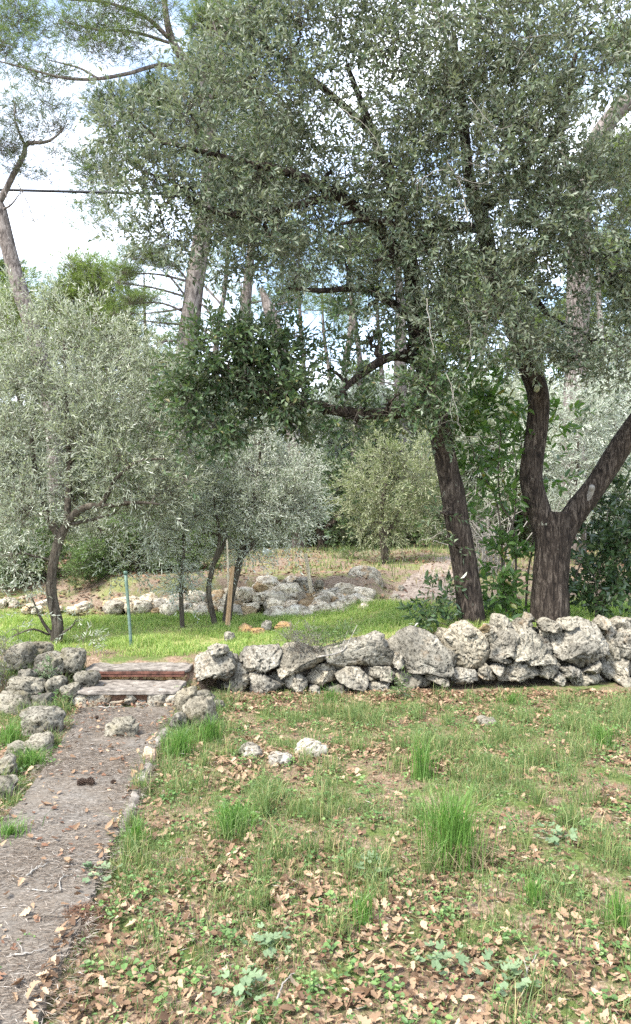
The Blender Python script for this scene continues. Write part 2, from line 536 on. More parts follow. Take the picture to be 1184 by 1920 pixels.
# ------------------------------------------------------------------ terrain
PR_Y = [0.0, 2.3, 3.6, 5.3, 6.35, 6.5]
PR_X = [-0.80, -0.87, -0.99, -1.14, -1.17, -1.18]
PL_Y = [0.0, 2.0, 3.8, 4.4, 5.3, 6.35, 6.5]
PL_X = [-1.75, -1.72, -1.66, -1.70, -1.82, -2.05, -2.08]


def H(x, y):
    x = np.atleast_1d(np.asarray(x, float))
    y = np.atleast_1d(np.asarray(y, float))
    yf = 6.84 + 0.1 * x
    t_wall = sst(yf + 0.42, yf + 0.6, y)
    t_left = sst(6.25, 7.05, y)
    up1 = 0.27 + 0.045 * (np.clip(y, 6, 11) - 7) + 0.17 * sst(-0.6, 1.5, x)
    up1 = up1 + 0.05 * np.exp(-((x - 2.2) ** 2 / 1.5 + (y - 8.0) ** 2 / 0.4))
    left = sst(-1.95, -2.35, x)
    stair = sst(-2.35, -2.2, x) * sst(-1.0, -1.12, x)
    h_st = 0.10 * sst(6.42, 6.5, y) + 0.10 * sst(6.84, 6.9, y) + (up1 - 0.20) * sst(7.02, 7.2, y)
    h1 = up1 * (t_wall * (1 - left) + t_left * left)
    h1 = h1 * (1 - stair) + h_st * stair
    wid = 0.35 + 1.4 * sst(-2.7, -3.3, x) + 2.0 * sst(0.75, 1.2, x)
    y2 = 9.85 - 0.3 * sst(0.7, 1.2, x) - 0.5 * sst(-2.7, -3.3, x)
    t2 = sst(y2, y2 + wid, y)
    up2 = 0.84 + 0.042 * (np.clip(y, 10, 14) - 10.2) + 0.024 * (np.clip(y, 14, 300) - 14)
    h = h1 * (1 - t2) + up2 * t2
    b = 0.018 * noise2(x, y, 1.7) + 0.010 * noise2(x, y, 6.0, 3.0)
    far = sst(9, 14, y)
    onpath = ((x > np.interp(y, PL_Y, PL_X)) & (x < np.interp(y, PR_Y, PR_X)) & (y < 6.5))
    return h + np.where(onpath, b * 0.3, b * (1 + 1.5 * far))


def Gp(px, D):
    """ground point under photo column px at depth D"""
    x = (px - CX) / F * D
    return np.array([x, D, float(H(x, D)[0])])


def axis(lo, a, b, hi, st):
    mid = np.arange(a, b + st / 2, st)
    k = 26
    left = a - np.geomspace(st * 1.5, a - lo, k)[::-1]
    right = b + np.geomspace(st * 1.5, hi - b, k)
    return np.concatenate([left, mid, right])


def grid_faces(nx, ny):
    i, j = np.meshgrid(np.arange(ny - 1), np.arange(nx - 1), indexing='ij')
    a = i * nx + j
    return np.stack([a, a + 1, a + nx + 1, a + nx], -1).reshape(-1, 4)


gx = axis(-260, -4.6, 5.2, 260, 0.07)
gy = axis(-40, 1.4, 12.0, 420, 0.06)
XX, YY = np.meshgrid(gx, gy)
ZZ = H(XX.ravel(), YY.ravel())
g = link('ground', make_mesh('ground', np.stack([XX.ravel(), YY.ravel(), ZZ], 1), [grid_faces(len(gx), len(gy))], True), M_ground)
tag(g, kind='structure')

# path slab, a little above the soil with a broken right edge
ys = np.arange(0.2, 6.44, 0.05)
us = np.linspace(0, 1, 22)
edge_r = np.interp(ys, PR_Y, PR_X) + 0.035 * noise2(ys, ys * 0, 3.0, 5) + 0.02 * noise2(ys, ys * 0, 11, 7)
edge_l = np.interp(ys, PL_Y, PL_X) + 0.06 * noise2(ys, ys * 0, 2.0, 9)
PX = edge_l[:, None] + (edge_r - edge_l)[:, None] * us[None]
PY = np.repeat(ys[:, None], len(us), 1)
lift = (0.026 + 0.012 * np.minimum(1, 6 * us)[None]) * (1 - 0.85 * sst(5.0, 6.2, PY))
PZ = H(PX.ravel(), PY.ravel()) + lift.ravel() + 0.004 * noise2(PX.ravel(), PY.ravel(), 9)
PZ = PZ.reshape(PX.shape)
skirt = np.stack([PX[:, -1] + 0.01, PY[:, -1], PZ[:, -1] - 0.09], 1)
skl = np.stack([PX[:, 0] - 0.01, PY[:, 0], PZ[:, 0] - 0.09], 1)
Vp = np.concatenate([skl[:, None], np.stack([PX, PY, PZ], -1), skirt[:, None]], 1)
po = link('path', make_mesh('path', Vp, [grid_faces(len(us) + 2, len(ys))], False), M_path)
tag(po, kind='structure')

# stony track climbing to the upper terrace
ty = np.arange(9.55, 13.5, 0.08)
tu = np.linspace(0, 1, 20)
tl = np.interp(ty, [9.5, 10.5, 11.5, 13.5], [0.82, 1.15, 1.6, 2.3]) + 0.08 * noise2(ty, ty * 0, 2, 1)
tr = np.interp(ty, [9.5, 10.5, 11.5, 13.5], [1.95, 1.95, 2.25, 3.0]) + 0.08 * noise2(ty, ty * 0, 2, 8)
TX = tl[:, None] + (tr - tl)[:, None] * tu[None]
TY = np.repeat(ty[:, None], len(tu), 1)
TZ = H(TX.ravel(), TY.ravel()).reshape(TX.shape) + 0.012 + 0.012 * noise2(TX.ravel(), TY.ravel(), 8, 2).reshape(TX.shape)
TZ[:, 0] -= 0.05
TZ[:, -1] -= 0.05
TZ[0] -= 0.05
to = link('track', make_mesh('track', np.stack([TX, TY, TZ], -1), [grid_faces(len(tu), len(ty))], False), M_track)
tag(to, kind='structure')

# ------------------------------------------------------------------ rocks
_ico = {}


def ico(n):
    if n not in _ico:
        bm = bmesh.new()
        bmesh.ops.create_icosphere(bm, subdivisions=n, radius=1)
        _ico[n] = (np.array([v.co[:] for v in bm.verts]), np.array([[v.index for v in f.verts] for f in bm.faces]))
        bm.free()
    return _ico[n]


def weather(V, seed, k=1.0, kl=1.0):
    """push a rock surface in and out: broad facets, ridges and solution pits"""
    c = V.mean(0)
    d = nz(V - c)
    s = seed * 13.7
    a = 0.030 * perlin(V * 5 + s) + 0.012 * perlin(V * 12 + s + 9)
    r = 0.013 * (0.6 - 2 * np.abs(perlin(V * 17 + s + 20)))
    p = perlin(V * 27 + s + 40)
    pit = -0.040 * np.clip(p - 0.16, 0, 1) * 2 - 0.03 * np.clip(perlin(V * 55 + s) - 0.2, 0, 1)
    return V + d * ((a * kl + r + pit) * k)[:, None]


def stone_poly(poly, Df, thick, seed, sub=4, e=0.33):
    """stone whose outline in the wall's face is the given photo polygon, Df(px) metres away; returns V, F"""
    pts = np.array([P(x, y, Df(x)) for x, y in poly])
    c = pts.mean(0)
    q = pts - c
    ang = np.arctan2(q[:, 2], q[:, 0])
    o = np.argsort(ang)
    q, ang = q[o], ang[o]
    U, Fc = ico(sub)
    th = np.arctan2(U[:, 2], U[:, 0])
    k = np.searchsorted(ang, th) % len(q)
    A, B = q[k - 1], q[k]
    dx, dz = np.cos(th), np.sin(th)
    den = (B[:, 0] - A[:, 0]) * dz - (B[:, 2] - A[:, 2]) * dx
    R = ((A[:, 2] * (B[:, 0] - A[:, 0]) - A[:, 0] * (B[:, 2] - A[:, 2])) / np.where(np.abs(den) < 1e-9, 1e-9, den))
    R = np.clip(np.abs(R), 0.01, 0.6) * 1.08 + 0.006
    rho = np.sqrt(U[:, 0] ** 2 + U[:, 2] ** 2)
    yy = np.sign(U[:, 1]) * np.abs(U[:, 1]) ** e
    V = np.stack([dx * R * rho ** e, yy * thick / 2, dz * R * rho ** e], 1)
    rs = np.random.default_rng(seed + 70)
    for _ in range(6):                                     # broken planes across the face
        nrm = nz(np.array([rs.normal(0, 0.6), -1.0, rs.normal(0.1, 0.6)]))
        lim = np.quantile(V @ nrm, rs.uniform(0.60, 0.85))
        V = V - np.clip(V @ nrm - lim, 0, None)[:, None] * nrm * 0.9
    # faces lean back towards the top, like a battered wall
    V[:, 1] += V[:, 2] * 0.25
    V = V + c + np.array([0, thick / 2, 0])
    k = min(1.0, R.mean() / 0.14)
    return weather(V, seed, 0.5 + 0.5 * k, 0.35), Fc


def rock_blob(size, seed, sub=4, k=1.0, e=0.7):
    U, Fc = ico(sub)
    V = np.sign(U) * np.abs(U) ** e * np.asarray(size) / 2
    rs = np.random.default_rng(int(seed * 10) + 5)
    for _ in range(9):                                    # cleave flat faces
        nrm = nz(rs.normal(size=3))
        lim = (np.abs(nrm) * np.asarray(size) / 2).sum() * rs.uniform(0.48, 0.66)
        dd = V @ nrm
        V = V - np.clip(dd - lim, 0, None)[:, None] * nrm * 0.85
    return weather(V, seed, k), Fc


Dw = lambda x: 6.75 + 0.4 * (x - 400) / 784
wall = thing('dry_stone_wall', (1.0, 7.1, 0.0), 'long dry stone retaining wall of grey pitted limestone in front of the two oaks', 'wall')
bigs = [
    [(360, 1244), (388, 1232), (424, 1238), (435, 1256), (434, 1266), (421, 1283), (403, 1278), (365, 1279), (358, 1266)],
    [(436, 1246), (446, 1228), (482, 1226), (515, 1221), (522, 1233), (517, 1256), (494, 1269), (451, 1269), (436, 1259)],
    [(517, 1256), (530, 1221), (555, 1218), (608, 1236), (608, 1246), (583, 1261), (550, 1271), (525, 1271)],
    [(605, 1229), (684, 1207), (709, 1197), (724, 1203), (724, 1224), (742, 1234), (737, 1255), (709, 1257), (689, 1254), (651, 1260), (623, 1255)],
    [(739, 1216), (762, 1196), (782, 1189), (810, 1196), (828, 1208), (843, 1229), (853, 1264), (838, 1273), (803, 1262), (772, 1267), (760, 1259), (744, 1239)],
    [(863, 1186), (889, 1174), (909, 1189), (922, 1203), (929, 1239), (911, 1258), (884, 1260), (858, 1260), (850, 1247), (841, 1213)],
    [(931, 1239), (940, 1193), (955, 1183), (978, 1191), (968, 1214), (965, 1232), (968, 1239)],
    [(966, 1214), (1003, 1178), (1016, 1191), (1036, 1219), (1041, 1226), (985, 1236), (973, 1239), (964, 1229)],
    [(1041, 1214), (1056, 1198), (1071, 1196), (1087, 1178), (1112, 1169), (1137, 1181), (1153, 1214), (1153, 1229), (1135, 1239), (1127, 1249), (1104, 1257), (1061, 1239), (1046, 1226)],
    [(1165, 1224), (1175, 1203), (1213, 1193), (1240, 1215), (1240, 1230), (1213, 1245), (1168, 1236)],
    [(1245, 1240), (1250, 1195), (1290, 1180), (1330, 1200), (1335, 1240), (1290, 1255)],
    [(1340, 1240), (1350, 1190), (1400, 1185), (1430, 1220), (1420, 1250), (1370, 1255)],
]
smalls = [
    [(384, 1223), (398, 1216), (421, 1219), (424, 1228), (408, 1232), (388, 1231)],
    [(413, 1292), (434, 1273), (462, 1276), (465, 1284), (446, 1312), (424, 1304)],
    [(465, 1314), (464, 1271), (482, 1271), (522, 1292), (522, 1299), (492, 1309)],
    [(536, 1274), (550, 1269), (560, 1274), (573, 1282), (575, 1294), (558, 1299), (535, 1294)],
    [(574, 1279), (593, 1266), (629, 1268), (629, 1282), (606, 1293), (577, 1289)],
    [(581, 1297), (598, 1296), (601, 1309), (583, 1312)],
    [(548, 1303), (571, 1301), (573, 1312), (550, 1313)],
    [(743, 1234), (762, 1231), (762, 1251), (752, 1257), (742, 1251)],
    [(633, 1272), (651, 1262), (676, 1262), (691, 1277), (689, 1292), (663, 1292), (635, 1282)],
    [(698, 1262), (734, 1259), (742, 1267), (737, 1282), (722, 1282), (696, 1277)],
    [(744, 1267), (793, 1267), (815, 1284), (813, 1292), (777, 1292), (752, 1282)],
    [(805, 1269), (846, 1281), (843, 1290), (808, 1280)],
    [(689, 1292), (732, 1289), (734, 1302), (694, 1302)],
    [(613, 1297), (658, 1292), (663, 1302), (615, 1307)],
    [(848, 1272), (869, 1263), (904, 1266), (906, 1280), (876, 1292), (858, 1289)],
    [(933, 1241), (970, 1240), (970, 1248), (937, 1248)],
    [(971, 1241), (985, 1239), (990, 1247), (980, 1251), (971, 1250)],
    [(990, 1241), (1016, 1235), (1046, 1234), (1059, 1247), (1026, 1253), (995, 1248)],
    [(945, 1272), (968, 1252), (1008, 1250), (1021, 1268), (1003, 1276), (968, 1282), (947, 1286)],
    [(1022, 1267), (1031, 1254), (1059, 1247), (1063, 1257), (1044, 1277), (1023, 1274)],
    [(907, 1274), (922, 1253), (938, 1272), (938, 1282), (922, 1282)],
    [(930, 1259), (950, 1250), (954, 1262), (942, 1269)],
    [(1049, 1279), (1059, 1268), (1071, 1277), (1064, 1292), (1049, 1285)],
    [(1082, 1279), (1099, 1267), (1140, 1267), (1160, 1274), (1150, 1287), (1094, 1295)],
    [(1117, 1259), (1137, 1245), (1142, 1262), (1137, 1268), (1107, 1267)],
    [(1161, 1241), (1184, 1239), (1203, 1244), (1203, 1272), (1170, 1267)],
    [(1169, 1279), (1183, 1273), (1203, 1282), (1195, 1290), (1175, 1288)],
    [(1064, 1262), (1085, 1256), (1100, 1262), (1095, 1274), (1075, 1275)],
    [(1205, 1285), (1220, 1255), (1260, 1258), (1280, 1280), (1240, 1292)],
    [(1285, 1288), (1300, 1262), (1350, 1262), (1360, 1288), (1320, 1294)],
    [(910, 1262), (921, 1257), (928, 1266), (918, 1272), (908, 1270)],
]
tops = [
    [(930, 1180), (937, 1159), (957, 1160), (968, 1175), (962, 1186), (940, 1188)],
    [(965, 1180), (985, 1166), (1003, 1168), (1008, 1178), (985, 1188)],
    [(993, 1166), (997, 1154), (1008, 1158), (1012, 1170), (1000, 1172)],
    [(1018, 1184), (1032, 1180), (1042, 1190), (1041, 1210), (1026, 1202)],
    [(1050, 1178), (1066, 1166), (1087, 1163), (1092, 1172), (1074, 1184)],
    [(1020, 1172), (1035, 1165), (1050, 1170), (1048, 1184), (1026, 1184)],
    [(1045, 1192), (1060, 1184), (1076, 1188), (1070, 1198), (1048, 1204)],
    [(1150, 1176), (1175, 1164), (1205, 1166), (1215, 1182), (1180, 1192), (1155, 1190)],
    [(1130, 1172), (1142, 1160), (1156, 1168), (1152, 1182), (1138, 1182)],
    [(838, 1198), (852, 1184), (866, 1184), (866, 1200), (846, 1208)],
    [(700, 1215), (716, 1203), (732, 1210), (745, 1222), (722, 1228)],
    [(572, 1228), (590, 1220), (612, 1222), (612, 1236), (588, 1238)],
    [(918, 1192), (930, 1186), (938, 1196), (934, 1212), (922, 1206)],
]
_r = np.random.default_rng(66)
for _x in np.linspace(420, 1320, 22):
    _x += _r.uniform(-18, 18)
    _y = np.interp(_x, [420, 600, 740, 860, 1000, 1320], [1236, 1226, 1208, 1190, 1176, 1178]) + _r.uniform(2, 12)
    _w, _h = _r.uniform(8, 17), _r.uniform(6, 11)
    tops.append([(_x - _w, _y + _h * .3), (_x - _w * .4, _y - _h), (_x + _w * .6, _y - _h * .8), (_x + _w, _y + _h * .5), (_x + _w * .2, _y + _h), (_x - _w * .6, _y + _h)])
sd = 1
WB = np.array([1.0, 7.1, 0.0])


def wall_stone(mb, mat):
    """one stone of the wall, with its own origin at its middle"""
    V = np.concatenate(mb.V)
    c = V.mean(0)
    mb.V = [V - c]
    o = mb.build('stone', mat, wall, True)
    o.location = tuple(c - WB)
    return o


for pol in bigs:
    mb = MB().add(*stone_poly(pol, lambda x: Dw(x) - 0.02, 0.42, sd, 5))
    wall_stone(mb, M_stone); sd += 1
for pol in smalls:
    mb = MB().add(*stone_poly(pol, lambda x: Dw(x) - 0.03 + 0.03 * (sd % 3), 0.3, sd, 4))
    wall_stone(mb, M_stone); sd += 1
for pol in tops:
    mb = MB().add(*stone_poly(pol, lambda x: Dw(x) + 0.15 + 0.05 * (sd % 4), 0.28, sd, 4))
    wall_stone(mb, M_stone); sd += 1
for _k, (_x, _y, _w, _h) in enumerate(((445, 1262, 26, 16), (520, 1285, 22, 18), (610, 1262, 26, 14), (640, 1250, 24, 14), (700, 1268, 26, 14), (745, 1262, 20, 20), (735, 1240, 14, 22), (838, 1272, 26, 18),
                                     (852, 1240, 14, 30), (935, 1215, 16, 36), (1040, 1240, 22, 22), (1030, 1215, 18, 26), (1075, 1262, 26, 16), (1110, 1275, 26, 14), (1160, 1215, 16, 36), (1150, 1255, 24, 20), (980, 1262, 30, 18))):
    pol = [(_x + _w * math.cos(a), _y + _h * math.sin(a)) for a in np.arange(7) * 0.9 + _k]
    wall_stone(MB().add(*stone_poly(pol, lambda x: Dw(x) + 0.17, 0.2, sd, 4)), M_stone); sd += 1
mb = MB().add(*rock_blob((0.1, 0.1, 0.085), 77, 4, 0.6))
oc = mb.build('stone', M_stone_ochre, wall, True)
oc.location = tuple(P(910, 1179, Dw(910) + 0.05) - WB)
oc['label'] = 'small round yellowish stone on the wall top'
# rubble core behind the face stones, coloured dark to put shade in the gaps
mb = MB()
xs = np.linspace(-0.95, 4.4, 260)
zs = np.linspace(-0.05, 1, 30)
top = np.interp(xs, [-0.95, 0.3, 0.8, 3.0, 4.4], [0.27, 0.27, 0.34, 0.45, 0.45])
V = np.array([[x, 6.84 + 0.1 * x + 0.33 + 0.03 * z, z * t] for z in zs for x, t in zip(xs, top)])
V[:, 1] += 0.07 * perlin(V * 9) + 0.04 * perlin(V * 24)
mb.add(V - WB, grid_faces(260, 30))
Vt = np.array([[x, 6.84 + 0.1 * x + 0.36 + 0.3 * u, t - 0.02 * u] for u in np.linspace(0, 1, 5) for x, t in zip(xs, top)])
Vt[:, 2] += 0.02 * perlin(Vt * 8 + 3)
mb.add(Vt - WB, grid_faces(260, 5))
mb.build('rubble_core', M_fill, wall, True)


def rock(px0, py0, px1, py1, D, label, mat=None, depth=None, sub=4, seed=None, group=None, name='rock', k=1.0, rot=0.0):
    """loose rock filling a photo box at depth D, resting on the ground there"""
    global sd
    sd += 1
    a, b = P(px0, py1, D), P(px1, py0, D)
    w, h = b[0] - a[0], b[2] - a[2]
    d = depth or (0.5 * (w + h) + 0.05)
    V, Fc = rock_blob((w * 1.1, d, h * 1.15), seed or sd, sub, k * min(1, 0.45 + (w + h) * 1.1))
    if rot:
        c, s = math.cos(rot), math.sin(rot)
        V = V @ np.array([[c, 0, s], [0, 1, 0], [-s, 0, c]])
    lo = V[:, 2].min()
    loc = np.array([(a[0] + b[0]) / 2, D + d * 0.3, (a[2] + b[2]) / 2])
    o = MB().add(V, Fc).build(name, mat or M_rock, None, True)
    o.location = tuple(loc)
    return tag(o, label, 'rock', group)


rocks = [
    (8, 1214, 66, 1262, 6.85, 'rounded pale rock at the left end of the heap below the left olive tree'),
    (50, 1206, 92, 1236, 7.0, 'topmost knobbly rock of the heap below the left olive tree'),
    (60, 1228, 116, 1268, 6.7, 'dark pitted rock with green moss in the middle of the left heap'),
    (100, 1218, 156, 1266, 6.8, 'pale pitted rock at the right end of the left heap beside the steps'),
    (28, 1258, 62, 1282, 6.55, 'small pale rock under the left heap above the long flat slab'),
    (-2, 1278, 76, 1304, 6.35, 'long flat grey slab jutting over a dark hollow at the left edge'),
    (-14, 1304, 58, 1356, 6.15, 'broad pale rock under the flat slab at the left edge'),
    (54, 1302, 92, 1342, 6.2, 'upright pitted rock between the flat slab and the path'),
    (30, 1336, 106, 1392, 5.55, 'big dark pitted rock beside the grass left of the path'),
    (42, 1376, 92, 1428, 5.1, 'pale rock in front of the big dark one on the path edge'),
    (8, 1398, 50, 1432, 5.0, 'low pale rock with grass growing at its foot left of the path'),
    (-14, 1424, 22, 1466, 4.6, 'grey rock cut by the left edge of the photo, above the nearest one'),
    (-16, 1462, 26, 1514, 4.25, 'nearest grey rock at the left edge of the path'),
    (138, 1264, 182, 1294, 6.55, 'grey rock sitting on the left end of the lower step'),
    (114, 1284, 146, 1308, 6.4, 'small grey rock against the left corner of the lower step'),
    (84, 1272, 120, 1302, 6.45, 'mossy brownish rock between the left heap and the steps'),
    (200, 1355, 256, 1395, 5.42, 'loose dark pitted rock lying in the middle of the path'),
    (330, 1296, 374, 1344, 6.1, 'upright pitted rock at the right corner of the lower step'),
    (346, 1316, 404, 1368, 5.75, 'pitted rock below the wall end, in front of the upright one'),
    (316, 1342, 346, 1378, 5.6, 'small dark rock at the right path edge below the steps'),
    (352, 1300, 400, 1330, 6.35, 'flat rock wedged under the left end of the dry stone wall'),
    (448, 1403, 494, 1432, 5.0, 'white rock half buried in the lawn, leftmost of three', M_stone_pale),
    (506, 1418, 548, 1446, 4.85, 'low white rock half buried in the lawn, middle of three', M_stone_pale),
    (553, 1392, 608, 1434, 5.05, 'white rock half buried in the lawn, rightmost of three', M_stone_pale),
    (896, 1350, 932, 1368, 5.85, 'small pale rock in the grass below the leaning oak'),
    (395, 1318, 420, 1338, 6.3, 'small grey stone on the red litter under the wall end'),
]
for r in rocks:
    o = rock(*r)
t_rocks = [
    (418, 1186, 440, 1204, 7.95, 'dull grey stone lying in the green terrace grass behind the wall', M_stone),
    (450, 1172, 476, 1194, 8.4, 'yellowish stone in the terrace grass, leftmost of its cluster', M_stone_ochre),
    (470, 1178, 498, 1196, 8.3, 'broad ochre stone in the terrace grass beside a grey one', M_stone_ochre),
    (490, 1166, 510, 1186, 8.5, 'pale upright stone in the terrace grass behind the ochre ones', M_stone),
    (514, 1168, 546, 1186, 8.5, 'ochre and white stone in the terrace grass, rightmost of its cluster', M_stone_ochre),
    (556, 1204, 576, 1220, 7.15, 'small wedge of stone under the grey shrub on the wall', M_stone),
    (740, 1098, 762, 1118, 10.3, 'white stone at the left verge of the stony track, nearest the mound', M_stone_pale),
    (752, 1084, 772, 1102, 10.9, 'white stone at the left verge of the stony track, farther up', M_stone_pale),
    (732, 1116, 750, 1130, 9.9, 'white stone at the foot of the stony track', M_stone_pale),
    (808, 1080, 850, 1104, 11.3, 'pale boulder behind the leaning oak at the top of the track', M_stone_pale),
    (905, 1085, 950, 1120, 11.0, 'pale boulder seen between the two oak trunks', M_stone_pale),
    (915, 1118, 940, 1146, 10.0, 'low white stone between the two oak trunks', M_stone_pale),
    (1070, 1076, 1120, 1110, 11.0, 'pale boulder behind the dark shrub right of the forked oak', M_stone_pale),
    (1130, 1084, 1190, 1118, 10.9, 'pale boulder at the right edge behind the dark shrub', M_stone_pale),
]
for r in t_rocks:
    rock(*r)
# moss spot rock child is part of the look of rock three: small leaves clump added below with the plants

# ---- rubble wall and mound behind the terrace: stones are copies of a few shapes
variants = []
for i in range(9):
    V, Fc = rock_blob((1.0, 0.9, 0.72), 200 + i * 3, 4, 1.6, 0.75)
    me = make_mesh('stone', V, [Fc], True)
    me.materials.append(M_mound if i not in (4,) else M_mound_ochre)
    variants.append(me)


def rubble(parent, n, xr, topf, botf, Df, smin, smax, seed):
    rs = np.random.default_rng(seed)
    base = np.array(parent.location)
    for i in range(n):
        px = rs.uniform(*xr)
        u = rs.uniform(0, 1)
        py = botf(px) + (topf(px) - botf(px)) * u
        D = Df(px, u)
        s = rs.uniform(smin, smax) / F * D
        o = bpy.data.objects.new('stone', variants[rs.integers(len(variants))])
        COL.objects.link(o)
        o.parent = parent
        o.location = tuple(P(px, py, D) - base)
        o.scale = (s * rs.uniform(0.9, 1.35), s * rs.uniform(0.8, 1.1), s * rs.uniform(0.75, 1.05))
        o.rotation_euler = (rs.uniform(-0.3, 0.3), rs.uniform(-0.3, 0.3), rs.uniform(0, 6.28))


def ipl(xs, ys):
    return lambda x: float(np.interp(x, xs, ys))


rw = thing('rubble_wall', Gp(360, 9.8), 'low tumbled wall of pale stones along the back of the green terrace', 'wall')
rubble(rw, 80, (206, 500), ipl([205, 330, 400, 450, 500], [1126, 1124, 1116, 1100, 1094]), ipl([205, 500], [1142, 1156]), lambda x, u: 9.62 + 0.45 * u, 20, 46, 11)
mound = thing('rubble_mound', Gp(600, 9.8), 'heaped mound of pale and ochre stones between the rubble wall and the stony track', 'rock mound')
rubble(mound, 84, (500, 690), ipl([500, 540, 580, 600, 640, 690], [1096, 1090, 1098, 1106, 1104, 1106]), ipl([500, 600, 660, 690], [1156, 1160, 1158, 1146]), lambda x, u: 9.45 + 0.75 * u, 22, 52, 12)
rock(534, 1080, 584, 1112, 10.05, 'big pale overhanging boulder on top of the mound beside the leaning stake', M_stone_pale)
rock(654, 1068, 716, 1126, 10.25, 'tallest pale boulder at the right end of the mound', M_stone_pale)
rock(588, 1090, 608, 1104, 9.9, 'small dark stone on top of the mound right of the stake', M_stone)
rwl = thing('rubble_wall', Gp(120, 9.6), 'scattered brownish stones on the earth bank behind the left olive tree', 'wall')
rubble(rwl, 30, (-60, 205), ipl([-60, 205], [1100, 1118]), ipl([-60, 205], [1146, 1146]), lambda x, u: 9.5 + 1.0 * u, 12, 28, 14)
fw = thing('rubble_wall', Gp(580, 14.0), 'small far rubble wall under the dark trees beyond the mound', 'wall')
rubble(fw, 50, (545, 700), ipl([545, 700], [1054, 1052]), ipl([545, 700], [1074, 1068]), lambda x, u: 14.0 + 0.5 * u, 12, 26, 15)
fw2 = thing('rubble_wall', Gp(1000, 11.5), 'low line of pale stones on the upper ground behind the two oaks', 'wall')
rubble(fw2, 50, (860, 1240), ipl([860, 1240], [1096, 1092]), ipl([860, 1240], [1128, 1124]), lambda x, u: 10.6 + 0.9 * u, 16, 36, 16)

tk = thing('track_stones', Gp(900, 11.0), 'loose pale stones lying along both sides of the stony track', 'stones')
rubble(tk, 46, (700, 870), ipl([700, 870], [1092, 1082]), ipl([700, 760, 870], [1150, 1150, 1140]), lambda x, u: 9.7 + 2.0 * u, 5, 15, 17)

# ---- steps with the rusty rail
st = thing('stone_steps', (-1.66, 6.4, 0.0), 'two rough stone steps with a rusty red iron nosing at the end of the path', 'steps')


def slab(name, lo, hi, mat, seed, amp, nx=40, ny=14, nz_=10):
    """block with rough faces"""
    U, Fc = ico(5)
    s = np.sign(U) * np.abs(U) ** 0.22
    s = s / np.max(np.abs(s))
    V = np.array(lo) + (s + 1) / 2 * (np.array(hi) - np.array(lo))
    q = 0.6 * perlin(V * 7 + seed) + 0.4 * perlin(V * 22 + seed)
    V = V + nz(U) * (q * amp)[:, None]
    V = V - np.array([-1.66, 6.4, 0.0])
    return MB().add(V, Fc).build(name, mat, st, True)


slab('lower_riser', (-2.11, 6.44, -0.06), (-1.18, 6.75, 0.118), M_redsoil, 3, 0.022)
mbp = MB()
for x0, x1, z0, z1 in ((-2.13, -1.98, -0.02, 0.12), (-1.99, -1.78, -0.03, 0.125), (-1.79, -1.66, -0.03, 0.06), (-1.56, -1.44, -0.03, 0.05), (-1.45, -1.30, -0.03, 0.12), (-1.31, -1.17, -0.03, 0.11), (-1.66, -1.56, 0.03, 0.10)):
    V, Fc = rock_blob((x1 - x0 + 0.02, 0.12, z1 - z0 + 0.02), 340 + int(x0 * -50), 4, 0.5, 0.45)
    mbp.add(V + np.array([(x0 + x1) / 2 + 1.66, 0.045, (z0 + z1) / 2]), Fc)
mbp.build('riser_stone', M_stone_pale, st, True)
slab('lower_tread', (-2.08, 6.385, 0.110), (-1.19, 6.86, 0.146), M_step, 5, 0.026)
slab('upper_riser', (-2.05, 6.86, 0.06), (-1.18, 7.05, 0.20), M_redsoil, 7, 0.022)
slab('upper_tread', (-2.14, 6.80, 0.212), (-1.17, 7.16, 0.248), M_step, 9, 0.022)
mbp = MB()
for i, x in enumerate(np.linspace(-1.98, -1.25, 8)):
    V, Fc = rock_blob((0.09 + 0.03 * (i % 3), 0.07, 0.06 + 0.02 * (i % 2)), 320 + i, 3, 0.35)
    mbp.add(V + np.array([x + 1.66, 6.87 - 6.4, 0.165]), Fc)
mbp.build('packing_stone', M_stone_ochre, st, True)
mbr = MB()
for zc, h, y0 in ((0.222, 0.011, 6.785), (0.196, 0.011, 6.79)):     # two flanges and a recessed web of the rail
    box_mesh(mbr, (-2.08 + 1.66, y0 - 6.4, zc - h), (-1.205 + 1.66, y0 + 0.06 - 6.4, zc + h))
box_mesh(mbr, (-2.07 + 1.66, 6.80 - 6.4, 0.206), (-1.21 + 1.66, 6.83 - 6.4, 0.212))
mbr.build('iron_nosing', M_rust, st)
# thin cement edging along the right side of the path, broken in places
for k_, (y0, y1) in enumerate(((3.75, 4.35), (4.42, 4.80), (5.2, 5.65))):
    ky = np.arange(y0, y1, 0.02)
    kx = np.interp(ky, PR_Y, PR_X) + 0.012 + 0.012 * noise2(ky, ky * 0, 6, 13)
    prof = np.array([[-0.028, -0.06], [-0.026, 0.042], [-0.012, 0.05], [0.014, 0.048], [0.026, 0.036], [0.028, -0.06]])
    V = np.stack([np.stack([kx + p[0], ky, np.full_like(ky, p[1])], 1) for p in prof], 1)
    V[..., 2] += H(kx, ky)[:, None]
    V = V + 0.010 * perlin((V * 16).reshape(-1, 3)).reshape(V.shape[:2])[..., None]
    V[0, :, 2] -= 0.05
    V[-1, :, 2] -= 0.05
    o = link('kerb_stone', make_mesh('kerb_stone', V - np.array([kx[0], y0, 0]), [grid_faces(6, len(ky))], False), M_step)
    o.location = (kx[0], y0, 0)
    tag(o, ('thin grey cement edging of the path, the length nearest the camera', 'short grey cement edging just before the reddish kerb stone', 'thin grey cement edging beside the lush tuft and the loose path rock')[k_], 'kerb stone')
